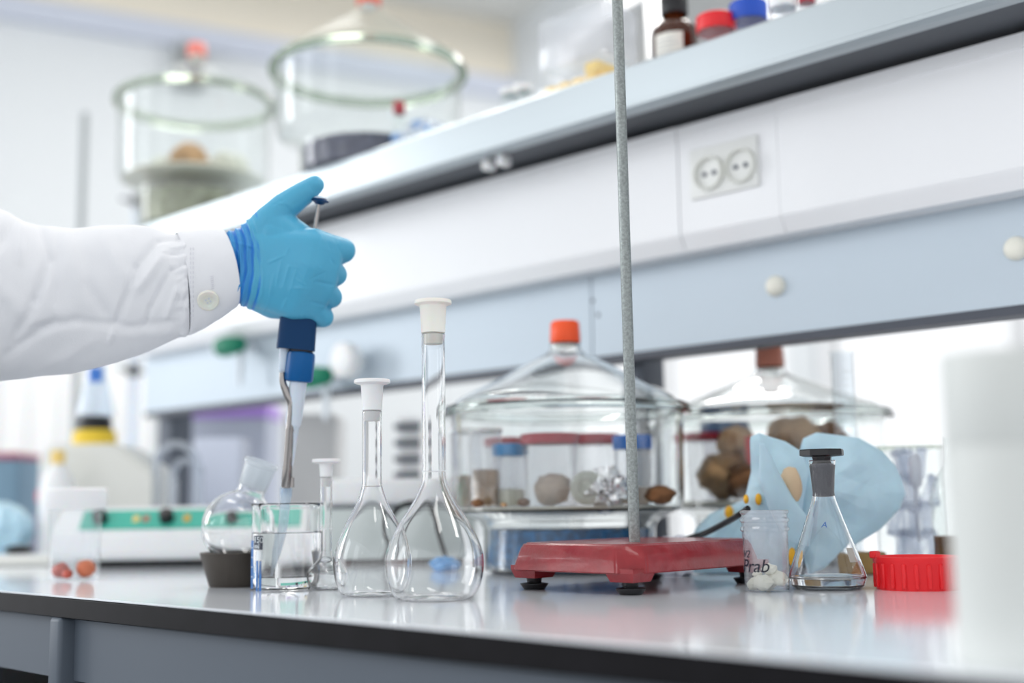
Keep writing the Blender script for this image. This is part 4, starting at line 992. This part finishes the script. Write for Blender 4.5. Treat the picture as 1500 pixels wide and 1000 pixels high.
# ------------------------------------------------------------------ light blue bag behind the conical flask
def fold_piece(name, outline, centre, Z, thick, seed, m, parent, nr=44, na=200, tilt=0., label=None, crease=.5, rough=1.):
    """puffed, creased sheet whose rim follows an outline (pixels give its real size at depth Z)"""
    cx_, cy_ = centre; s = Z/F; n = len(outline); bm = new(); rim = []
    for k in range(na):
        a = 2*PI*k/na; dx, dy = math.cos(a), math.sin(a); best = None
        for i in range(n):
            x0, y0 = outline[i][0]-cx_, outline[i][1]-cy_; x1, y1 = outline[(i+1) % n][0]-cx_, outline[(i+1) % n][1]-cy_
            den = dx*(y1-y0) - dy*(x1-x0)
            if abs(den) < 1e-9: continue
            t_ = (x0*(y1-y0) - y0*(x1-x0))/den; u = (x0*dy - y0*dx)/den
            if t_ > 0 and -1e-6 <= u <= 1+1e-6: best = t_ if best is None else max(best, t_)
        rim.append((dx*best, dy*best))
    def pt(k, f, side):
        x, y = rim[k][0]*f, rim[k][1]*f
        hh = 0; wx = x + 10*noise.noise(Vector((x*.02, y*.02, seed))); wy = y + 10*noise.noise(Vector((x*.02, y*.02, seed+7)))
        for j in range(6):                                   # straight folds in several directions, as in crumpled film
            aj = seed*1.7 + j*1.13 + (0 if side > 0 else .5); fj = (.006, .009, .013, .018, .027, .036)[j]
            w_ = (wx*math.cos(aj) + wy*math.sin(aj))*fj + seed*.37*j
            hh += abs((w_ % 1)*2-1)*(.40, .30, .22, .15, .08, .05)[j]
        d = thick*math.sqrt(max(0, 1-f*f))*(.15 + crease*1.9*hh)
        p = P(cx_+x, cy_+y, Z - side*d + tilt*y*s); p.z = max(p.z, .0008 + .0006*(1-f)); return p - Vector(parent.location)
    for side in (1, -1):
        c = bm.verts.new(pt(0, 0, side)); prev = None
        rings = [[bm.verts.new(pt(k, (i+1)/nr, side)) for k in range(na)] for i in range(nr)]
        for k in range(na): bm.faces.new((c, rings[0][k], rings[0][(k+1) % na]) if side > 0 else (c, rings[0][(k+1) % na], rings[0][k]))
        for a, b in zip(rings, rings[1:]):
            for k in range(na): bm.faces.new((a[k], b[k], b[(k+1) % na], a[(k+1) % na]))
    bmesh.ops.remove_doubles(bm, verts=bm.verts, dist=1e-6); bmesh.ops.recalc_face_normals(bm, faces=bm.faces)
    return mk(name, bm, m, parent, label=label)
bagp = at_depth(1180, 1.20)
bag = thing('crumpled_bag', 'crumpled light blue plastic bag with yellow marks behind the conical flask', 'bag', bagp)
fold_piece('bag_fold', [(1176,642),(1196,633),(1258,641),(1292,660),(1312,682),(1320,700),(1327,722),(1318,745),(1290,775),(1262,792),(1235,808),(1210,830),(1180,840),(1160,800),(1160,700)], (1230,720), 1.225, .026, 1, BAG, bag)
fold_piece('bag_fold', [(1098,640),(1112,634),(1130,640),(1150,646),(1176,662),(1186,690),(1178,730),(1170,790),(1150,835),(1110,838),(1092,810),(1088,760),(1092,725),(1100,690)], (1132,740), 1.205, .022, 2, BAG, bag)
fold_piece('bag_fold', [(1112,648),(1122,650),(1140,690),(1160,725),(1185,760),(1180,800),(1150,790),(1126,745),(1112,700)], (1146,742), 1.165, .010, 5, BAG, bag, crease=.3)
fold_piece('bag_fold', [(1020,772),(1040,752),(1064,742),(1094,730),(1110,760),(1120,845),(1060,856),(1012,852),(1000,842),(1006,800)], (1062,800), 1.31, .020, 7, BAG, bag, crease=.7)
for px, py, rx, ry, Z_ in ((1068,750,7,10,1.292),(1111,731,5,9,1.185),(1093,731,4,7,1.188),(1160,815,6,14,1.178)):
    bm = new(); lump(bm, 1, (0,0,0), (1,1,1), .05, 1, px, 2)
    s = Z_/F; rt = ROT @ Vector((1,0,0)); up_ = ROT @ Vector((0,1,0)); fw = ROT @ Vector((0,0,-1)); c = P(px, py, Z_) - bagp
    for v in bm.verts: v.co = c + rt*v.co.x*rx*s + up_*v.co.y*ry*s + fw*v.co.z*.004
    mk('yellow_mark', bm, YELPRINT, bag, label='yellow printed mark')
for px, py, Z_, r, sc in ((1158,712,1.172,.014,(.9,.5,1.3)),):
    bm = new(); lump(bm, r, (0,0,0), sc, .15, 1.5, 3, 3)
    c = P(px, py, Z_) - bagp
    for v in bm.verts: v.co += c
    mk('tan_lining', bm, mat('tan_lining', srgb(200,176,146), .7), bag, label='tan patch showing between the folds')
bl2 = at_depth(1266, 1.27); t = thing('wooden_block', 'small brown wooden block between the conical flask and red cap', 'block', bl2)
bm = new(); box(bm, .040, .03, .022, (0,0,.0112), .004, 3); mk('block_body', bm, mat('brown_wood', srgb(160,128,76), .6, var=.15, vscale=60), t)
# white crumpled tissue by the cable and black cable
cb = onz(1000, 800); 
pts = [P(975,800,1.30), P(1000,793,1.27), P(1030,782,1.24), P(1060,767,1.21), P(1084,753,1.17), P(1096,744,1.158)]
pts[0].z = .006; pts = [at_depth(945, 1.27, .006)]+pts[1:]
bm = new(); tube(bm, curvepts(pts, 6), .0030, 14); o = mk('black_cable', bm, BLACK); tag(o, 'black cable running up over the blue bag behind the red stand', 'cable')
tw = at_depth(990, 1.27); t = thing('tissue', 'crumpled white tissue between the front desiccator and the blue bag', 'tissue', tw)
bm = new(); crumple(bm, .022, (1,.8,.9), 12, 4, .4, (0,0,.0195)); mk('tissue_body', bm, mat('white_tissue', srgb(226,228,238), .8), t, smooth=False)

# ------------------------------------------------------------------ beaker of small glass tubes at the right
gb = at_depth(1340, 1.36); s = depth(gb)/F
t = thing('large_beaker', 'large glass beaker packed with small clear tubes, at the right behind the red cap', 'beaker', gb)
GR = 50*s; GH = zat(gb, 655)
bm = new(); lathe(bm, [(0,.001),(GR*.93,0),(GR,.004),(GR,GH-.004),(GR*1.03,GH)], 64); mk('glass_body', bm, THIN, t)
bm = new(); lathe(bm, [(GR*1.0,GH-.0012),(GR*1.04,GH-.001),(GR*1.045,GH+.0005),(GR*1.0,GH+.0008)], 64, close=True); mk('rim', bm, GREENGLASS, t)
vp = thing('glass_tube', 'small clear tube with pale cap packed in the large beaker', 'tube', (0,0,0), 'small clear tubes in the large beaker')
bm = new(); lathe(bm, [(0,-.001),(.0028,0),(.0052,.006),(.0052,.030)], 18); mk('tube_body', bm, thin('tube_plastic', (.95,.96,.99,1), .06, frost=.2, fcol=(.88,.91,.98,1), spec=1.2), vp)
bm = new(); lathe(bm, [(.0060,.030),(.0062,.031),(.0062,.036),(0,.0365)], 18); mk('tube_cap', bm, thin('tube_cap_plastic', (.86,.89,.96,1), .2, frost=.5, fcol=(.86,.88,.94,1)), vp)
random.seed(11); spots = []
lay = 0
while len(spots) < 34 and lay < 9000:
    lay += 1
    lv = len(spots)//9
    r = (GR-.014)*math.sqrt(random.random()); a = random.random()*2*PI
    p = Vector((r*math.cos(a), r*math.sin(a), .004+lv*.030+random.random()*.004))
    if all((p-q).length > .0135 for q in spots): spots.append(p)
for k, p in enumerate(spots):
    o = vp if k == 0 else copy_thing(vp, gb+p, vp['label'])
    o.location = gb+p; o.rotation_euler = (random.uniform(-.35,.35), random.uniform(-.35,.35), random.random()*6)
    if k % 3 == 1: o.rotation_euler.x += PI; o.location.z += .036
dr = at_depth(1347, 1.335, .03); t = thing('plastic_dropper', 'milky plastic dropper standing among the tubes in the large beaker', 'dropper', dr)
bm = new(); tube(bm, curvepts([(0,0,0),(-.002,0,.03),(-.001,0,.055),(0,0,.062),(0,0,.085),(0,0,.095)], 4), [.002]*8+[.0025,.003,.004,.005]+[.0066]*4+[.0066,.006,.0055,.004,.003], 16); mk('dropper_body', bm, thin('milky_plastic', (.9,.9,.94,1), .2, frost=.7, fcol=(.88,.88,.93,1)), t)
# glass flask half hidden at the right of the beaker
gf = at_depth(1412, 1.25); s = depth(gf)/F
t = thing('squat_flask', 'squat clear glass flask half hidden behind the white canister', 'flask', gf)
R = 40*s; bm = new(); lathe(bm, [(0,.001),(R*.95,0),(R,.004),(R,zat(gf,750)),(R*.96,zat(gf,745)),(R*1.05,zat(gf,735)),(R*.9,zat(gf,705)),(R*.45,zat(gf,680)),(R*.42,zat(gf,640))], 56); mk('glass_body', bm, THIN, t)
bm = new(); lathe(bm, [(0,.001),(R*.93,.001),(R*.97,.004),(R*.97,zat(gf,785)),(0,zat(gf,786))], 40); mk('brown_contents', bm, BROWNS, t)
# graduated cylinder
gc = at_depth(1249, 1.40); s = depth(gc)/F
t = thing('measuring_cylinder', 'slim clear glass measuring cylinder rising behind the light blue bag', 'measuring cylinder', gc)
r = 17*s; Ht = zat(gc, 515)
bm = new(); lathe(bm, [(0,.003),(r*.95,.003),(r,.008),(r,Ht-.003),(r*1.15,Ht)], 40); mk('glass_body', bm, thin('bright_glass', (.93,.96,.98,1), .02, spec=2.), t)
bm = new(); lathe(bm, [(0,0),(r*1.7,0),(r*1.6,.004),(r*.9,.006),(0,.006)], 6); mk('cylinder_foot', bm, THINP, t)
for k in range(12):
    zz = Ht-.025-k*.008; bm = new(); patch(bm, r*(.5 if k % 5 else .9), .0006, nx=4); wrap(bm, r+.0002, face_angle(gc), zz); mk('graduation', bm, GREYBOX, t)

# ------------------------------------------------------------------ left side of the bench
tb = at_depth(108, 1.38); s = depth(tb)/F
t = thing('lidded_tub', 'clear plastic tub with white lid holding a few reddish dried fruits', 'tub', tb)
R = 37*s; bm = new(); lathe(bm, [(0,.001),(R*.93,0),(R*.96,.003),(R,zat(tb,742))], 56); mk('tub_body', bm, THINC, t)
bm = new(); lathe(bm, [(R*1.14,zat(tb,746)),(R*1.18,zat(tb,744)),(R*1.18,zat(tb,717)),(R*1.12,zat(tb,714.5)),(0,zat(tb,714.5))], 56); mk('tub_lid', bm, WHITEPL, t)
for k, (px, Z_, r, m_, lb) in enumerate([(89,1.368,.0095,0,'large reddish fruit at the left in the white-lidded tub'), (99,1.352,.0055,0,'small dark fruit in the middle of the white-lidded tub'), (125,1.365,.0105,1,'orange-brown fruit at the right in the white-lidded tub')]):
    l = at_depth(px, Z_, .0025); stone(lb, l, r, (1.15,1,.95), REDB if not m_ else mat('orange_brown_fruit', srgb(196,112,80), .5, var=.15), 80+k, 'fruit', 'dried_fruit', amp=.15)
# multi position stirrer
sa_ = at_depth(290, 1.72); yaw = math.atan2((ROT @ Vector((1,0,0))).y, (ROT @ Vector((1,0,0))).x)
t = thing('magnetic_stirrer', 'long white multi-position stirrer with teal control strip and black knobs', 'stirrer', sa_, rz=yaw)
s = depth(sa_)/F; W = 372*s
def lbox(name, sx, sy, sz, c, m, b=.004, label=None, par=None):
    bm = new(); box(bm, sx, sy, sz, c, b, 3); return mk(name, bm, m, par or t, label=label)
bm = new(); h1 = zat(sa_, 778); h2 = zat(sa_, 741)
a_ = [(-.075, .010), (-.080, .016), (-.078, h1), (-.045, h2-.003), (-.038, h2), (.085, h2), (.09, h2-.004), (.09, .010)]
vsA = [bm.verts.new((-W/2, y, z)) for y, z in a_]; vsB = [bm.verts.new((W/2, y, z)) for y, z in a_]
for k in range(len(a_)): bm.faces.new((vsA[k], vsA[(k+1)%len(a_)], vsB[(k+1)%len(a_)], vsB[k]))
bm.faces.new(vsA); bm.faces.new(vsB); bmesh.ops.recalc_face_normals(bm, faces=bm.faces); bmesh.ops.bevel(bm, geom=list(bm.edges), offset=.003, segments=3, affect='EDGES'); mk('stirrer_body', bm, PGREY if False else WHITEPL, t)
sl = math.atan2(h2-h1, .033); Rx = Matrix.Rotation(sl, 3, 'X')
bm = new(); box(bm, W*.86, .033, .002, rot=Rx, c=(.01, -.0615-.001, (h1+h2)/2+.0005)); mk('control_strip', bm, TEAL, t, label='teal control strip')
for px in (168, 262, 352):
    xk = (px-290)*s; bm = new(); lathe(bm, [(0,0),(.010,0),(.0095,.012),(.007,.014),(0,.014)], 24)
    for v in bm.verts: v.co = Rx @ v.co + Vector((xk, -.064, (h1+h2)/2+.001))
    mk('knob', bm, BLACK, t, label='black round knob')
for px, m in ((218,YSOFT),(232,ORBROWN),(290,YELPRINT)):
    bm = new(); box(bm, .008, .010, .002, rot=Rx, c=((px-290)*s, -.064, (h1+h2)/2+.0015)); mk('switch', bm, m, t)
lbox('underside', W*.85, .12, .012, (.0,.005,.0062), BLACK, .002, label='dark underside of the stirrer')
# grey hotplate behind the volumetric flasks
ga = at_depth(588, 1.62); t = thing('grey_instrument', 'pale grey instrument box with dark seam, behind the volumetric flasks', 'instrument', ga, rz=yaw); s = depth(ga)/F
W = 216*s; hz = zat(ga, 744); lbox('lower_case', W, .11, hz-.008, (0,.05,.0045+hz/2), PGREY, .004); lbox('seam', W*.985, .106, .005, (0,.05,hz+.0025), DGREY, .001); lbox('upper_case', W, .11, zat(ga,700)-hz-.006, (0,.05,(zat(ga,700)+hz)/2+.003), WHITEPL, .006)
lbox('foot_strip', W*.94, .09, .009, (0,.05,.0048), BLACK, .001)
bt = at_depth(655, 1.43); t = thing('blue_cloth', 'folded blue cloth on the bench behind the largest flask', 'cloth', bt)
bm = new(); crumple(bm, .02, (1.3,.7,.5), 4, 3, .3, (0,0,.0085)); mk('cloth_body', bm, CYANB, t)
# black coiled cable behind flasks
cc = at_depth(606, 1.50); s = depth(cc)/F
pts = [cc + Vector((-.050,0,.012)), ] + [cc + Vector((ROT @ Vector((math.cos(a)*36*s, 0, 0)))) + Vector((0,0,.050+math.sin(a)*36*s)) for a in [PI*1.2-k*PI*.1 for k in range(13)]] + [cc + Vector((.045,.02,.006))]
for p in pts: p.z = max(p.z, .0045)
bm = new(); tube(bm, curvepts(pts, 4), .0035, 12); o = mk('looped_cable', bm, BLACK); tag(o, 'looped black cable standing between the medium and largest flasks', 'cable')

# cream appliance, collar and glass cone
ap = at_depth(160, 2.05); t = thing('cream_appliance', 'cream rounded appliance with yellow and black collar at the far left', 'appliance', ap, rz=yaw); s = depth(ap)/F
zA = zat(ap, 652); zB = zat(ap, 690)
bm = new(); a_ = [(-82*s, .003), (-82*s, zA-.01), (-76*s, zA), (20*s, zA), (74*s, zB), (80*s, zB-.01), (80*s, .003)]
vsA = [bm.verts.new((x, -.06, z)) for x, z in a_]; vsB = [bm.verts.new((x, .08, z)) for x, z in a_]
for k in range(len(a_)): bm.faces.new((vsA[k], vsA[(k+1)%len(a_)], vsB[(k+1)%len(a_)], vsB[k]))
bm.faces.new(vsA); bm.faces.new(vsB); bmesh.ops.recalc_face_normals(bm, faces=bm.faces); bmesh.ops.bevel(bm, geom=list(bm.edges), offset=.006, segments=3, affect='EDGES'); mk('appliance_body', bm, CREAM, t)
xk = (133-160)*s; rr = 29*s
bm = new(); lathe(bm, [(rr*1.1,zA-.001),(rr*1.05,zA+.024),(rr*.9,zA+.026),(0,zA+.026)], 40, (xk,0,0)); mk('yellow_collar', bm, YELLOW, t, label='yellow collar ring')
bm = new(); lathe(bm, [(rr*.86,zA+.0262),(rr*.82,zA+.047),(rr*.7,zA+.049),(0,zA+.049)], 40, (xk,0,0)); mk('black_collar', bm, BLACK, t, label='black collar ring')
zc_ = zA+.0492; gw = t.matrix_basis @ Vector((xk,0,zc_)); gp = Vector((ap.x+math.cos(yaw)*xk, ap.y+math.sin(yaw)*xk, zc_))
t = thing('glass_funnel_flask', 'conical glass flask with blue label standing in the black collar', 'flask', gp)
bm = new(); lathe(bm, [(0,.0005),(28*s,0),(27*s,.006),(13*s,.085),(12*s,.13),(14*s,.132)], 40); mk('glass_body', bm, thin('bluish_glass', (.86,.92,.98,1), .03, spec=2., frost=.12, fcol=(.8,.88,.98,1)), t)
bm = new(); patch(bm, .024, .026, nx=8); wrap(bm, 17.5*s+.001, face_angle(gp)-.6, .056); mk('blue_label', bm, mat('blue_label_ink', srgb(70,128,214), .5), t)
# white jug in front-left of the appliance, clear hoses
jg = at_depth(80, 1.93); t = thing('white_jug', 'narrow white plastic bottle beside the cream appliance', 'bottle', jg); s = depth(jg)/F
bm = new(); lathe(bm, smoothprof([(0,.001),(24*s,0),(25*s,.01),(25*s,.10),(22*s,.125),(10*s,.15),(8*s,.155)], 4), 40); mk('bottle_body', bm, WHITEPL, t)
bm = new(); lathe(bm, [(9*s,.150),(10*s,.152),(10*s,.172),(0,.173)], 28); mk('bottle_cap', bm, YSOFT, t)
hs = at_depth(255, 2.0); s = depth(hs)/F
for k, (rad, lb) in enumerate(((30, 'outer loop of clear plastic tubing behind the stirrer'), (20, 'inner loop of clear plastic tubing behind the stirrer'))):
    c = hs + Vector((0, k*.02, 0)); rt = ROT @ Vector((1,0,0)); zz = zat(hs, 668) - rad*s*.4 - k*.02
    pts = [c - rt*rad*s + Vector((0,0,.006))] + [c - rt*rad*s*math.cos(a) + Vector((0,0,zz + rad*s*math.sin(a))) for a in [PI*j/10 for j in range(11)]] + [c + rt*rad*s + Vector((0,0,.006))]
    bm = new(); tube(bm, curvepts(pts, 3), .006, 12); o = mk('tubing_loop', bm, TUBING); tag(o, lb, 'tubing')
# light blue bag, black wedge and white tray at the far left
lb0 = at_depth(6, 1.93); t = thing('blue_wash_bag', 'glossy light blue plastic bag at the far left edge of the bench', 'bag', lb0)
bm = new(); crumple(bm, .056, (1.35,.9,.80), 21, 4, .16, (-.015,-.01,.0475)); mk('bag_body', bm, mat('pale_cyan_bag', srgb(186,222,240), .18, sss=.1), t)
wt = at_depth(8, 1.78); t = thing('white_tray', 'flat white tray at the left edge of the bench', 'tray', wt, rz=yaw); bm = new(); box(bm, .15, .07, .012, (0,0,.0065), .004, 3); mk('tray_body', bm, CREAM, t); bm = new(); box(bm, .13, .055, .003, (0,0,.0135), .001, 1); mk('tray_inset', bm, WHITEPL, t)
bk = at_depth(28, 1.80, .0152); t = thing('black_mouse', 'small black plastic object lying on the white tray', 'tool', bk, rz=yaw); bm = new(); lump(bm, .016, (0,0,.0068), (1.4,.8,.42), .12, 1.5, 5, 3); mk('tool_body', bm, BLACK, t)
# far-left background items
def simple_box(name, label, cat, px, Z_, py_top, wpx, dpt, m, extra=None, z0=0, lidm=None, lidpx=0):
    p = at_depth(px, Z_, z0); s = depth(p)/F; tt = thing(name, label, cat, p, rz=yaw); H_ = zat(Vector((p.x,p.y,0)), py_top)-z0; hl = lidpx*s
    bm = new(); box(bm, wpx*s, dpt, H_-hl-.001, (0,dpt/2,(H_-hl)/2), .006, 3); mk('case', bm, m, tt)
    if lidm: bm = new(); box(bm, wpx*s*1.02, dpt*1.02, hl, (0,dpt/2,H_-hl/2), .006, 3); mk('lid', bm, lidm, tt)
    return tt, p, s, H_
simple_box('teal_instrument', 'small dark teal instrument with red top at the far left', 'instrument', 2, 2.45, 662, 40, .12, mat('slate_teal', srgb(110,140,160), .5), lidm=mat('dull_red', srgb(170,90,110), .5), lidpx=10)
gt = at_depth(62, 2.3); t = thing('grey_funnel', 'dark grey funnel-shaped vessel behind the light blue bag', 'funnel', gt); s = depth(gt)/F
bm = new(); lathe(bm, [(0,.001),(22*s,0),(20*s,.03),(9*s,.085),(8*s,.095)], 32); mk('funnel_body', bm, mat('grey_violet', srgb(140,140,160), .5), t)
bm = new(); lathe(bm, [(8*s,.094),(11*s,.098),(11*s,.116),(0,.118)], 24); mk('funnel_cap', bm, mat('rose_plastic', srgb(226,130,142), .5), t)
simple_box('tall_grey_box', 'tall warm grey box standing upright behind the steel pipette arm', 'box', 452, 2.15, 606, 78, .14, GREYBOX)
simple_box('violet_light_crate', 'cool grey crate under the shelf at the left, purple light painted as its lid', 'crate', 325, 2.62, 590, 128, .16, COOLBOX, lidm=PURPLE, lidpx=22)  # violet lid is made up to stand for a purple light
simple_box('white_canister_box', 'white plastic box in front of the crate with painted violet light', 'box', 315, 2.1, 640, 70, .08, mat('bluish_white_plastic', srgb(214,220,236), .5))
tt, p, s, H_ = simple_box('white_rack', 'white slotted rack behind the medium flask', 'rack', 600, 1.98, 612, 36, .10, WHITEPL)
for k in range(5):
    bm = new(); box(bm, 40*s, .012, .010, (-.002,-.006,H_-.015-k*.026), .002, 1); mk('slot_bar', bm, DGREY, tt)
# stands at the far left
def thinstand(label, px, Z_, py_top, rad, m, clamps=()):
    p = at_depth(px, Z_); tt = thing('clamp_stand', label, 'stand', p, rz=yaw)
    bm = new(); box(bm, .12, .16, .018, (0,0,.0095), .004); mk('stand_base', bm, DGREY, tt)
    Ht = zat(p, py_top); bm = new(); tube(bm, [(0,0,.018),(0,0,Ht-.002),(0,0,Ht)], [rad,rad,rad*.7], 16); mk('rod', bm, m, tt)
    for cpy in clamps:
        zc = zat(p, cpy); bm = new(); box(bm, .026, .03, .028, (0,-.004,zc), .006); c_ = mk('clamp', bm, BLACK, tt)
        bm = new(); tube(bm, [(-.04,-.012,zc+.006),(-.01,-.012,zc),(.03,-.012,zc-.004)], .0045, 10); mk('clamp_arm', bm, DGREY, c_)
thinstand('grey retort rod rising above the coat sleeve at the far left', 104, 2.75, 165, .0085, mat('dull_grey_rod', srgb(160,166,168), .5))
thinstand('pale clamp stand with two black clamps behind the cream appliance', 190, 2.95, 285, .012, PALEBLUE, (296, 543))
# green gas taps on the grey panel
tapm = mat('tap_white', srgb(226,232,238), .4)
for px, py, lb in ((338, 506, 'green lab gas tap on the grey panel, left of the pipette'), (462, 552, 'green lab gas tap partly hidden behind the pipette collar')):
    q_ = ony(px, py, PY-.05); t = thing('gas_tap', lb, 'tap', (q_.x, PY-.0005, q_.z))
    bm = new(); tube(bm, [(0,0,0),(0,-.055,0)], .009, 16); mk('valve_body', bm, tapm, t)
    bm = new(); tube(bm, [(-.030,-.05,0),(-.010,-.05,0),(.030,-.05,0),(.034,-.05,0)], [.017,.019,.014,.010], 20); mk('tap_handle', bm, GREEN, t, label='green tap handle')
    bm = new(); tube(bm, [(-.042,-.05,0),(-.030,-.05,0)], [.014,.017], 20); mk('handle_cap', bm, tapm, t)
    bm = new(); tube(bm, [(.005,-.03,-.004),(.005,-.032,-.05),(.005,-.033,-.07)], [.006,.006,.004], 12); mk('nozzle', bm, tapm, t)
q_ = ony(510, 528, PY-.03); t = thing('white_tap', 'round white tap on the grey panel, right of the pipette', 'tap', (q_.x, PY-.0005, q_.z))
bm = new(); tube(bm, [(0,0,0),(0,-.02,0)], .012, 20); mk('valve_body', bm, tapm, t)
bm = new(); tube(bm, [(0,-.02,0),(0,-.024,0),(0,-.045,0),(0,-.05,0)], [.016,.028,.028,.02], 28); mk('tap_handle', bm, WHITEPL, t)
# grey wall box and far cupboards
fwv = Vector((wn.x, wn.y, 0)); fyaw = math.atan2(wd.y, wd.x)
def on_wall(px, z):
    # intersection of the column px with the far wall
    d = ray(px, 700); d.z = 0; o_ = Vector((CAM.x, CAM.y, 0)); den = d.dot(wn); k = (Vector((pa.x,pa.y,0))-o_).dot(wn)/den
    p = o_ + d*k; return Vector((p.x, p.y, z)), k
p, k = on_wall(262, 0); zz = CAM.z + (748-78)/F*k*1.0
t = thing('wall_unit', 'grey ventilation unit high on the far wall above the shelf', 'vent', (p.x, p.y, zz), rz=fyaw); s = k/F
bm = new(); box(bm, 42*s, .10, 66*s, (0,-.052,0), .01); mk('unit_body', bm, mat('mid_grey_plastic', srgb(160,164,164), .5), t)
for j in range(3):
    bm = new(); box(bm, 3*s, .012, 60*s, ((-12+j*12)*s,-.107,0), .002, 1); mk('louvre', bm, DGREY, t)
for j, (px, lb) in enumerate(((-20, 'tall white cupboard at the left edge against the far wall'), (66, 'tall white cupboard behind the far cupboards, left of the pale clamp stand'), (152, 'tall white cupboard against the far wall, right of the other two'))):
    p, k = on_wall(px, FLOOR_Z); s = k/F; t = thing('white_cupboard', lb, 'cupboard', p, 'tall white cupboards on the far wall', rz=fyaw)
    hgt = CAM.z + 200*s - FLOOR_Z; wdt = 84*s*.97
    bm = new(); box(bm, wdt, .4, hgt, (0,-.21,hgt/2), .004); mk('carcass', bm, WHITEP, t)
    for q in (-1, 1):
        bm = new(); box(bm, wdt/2-.01, .018, hgt-.04, (q*wdt/4,-.42,hgt/2), .003); dd = mk('door', bm, WHITEPL, t)
        bm = new(); box(bm, .012, .02, .12, (q*.03,-.44,hgt*.55), .003); mk('handle', bm, DGREY, dd)
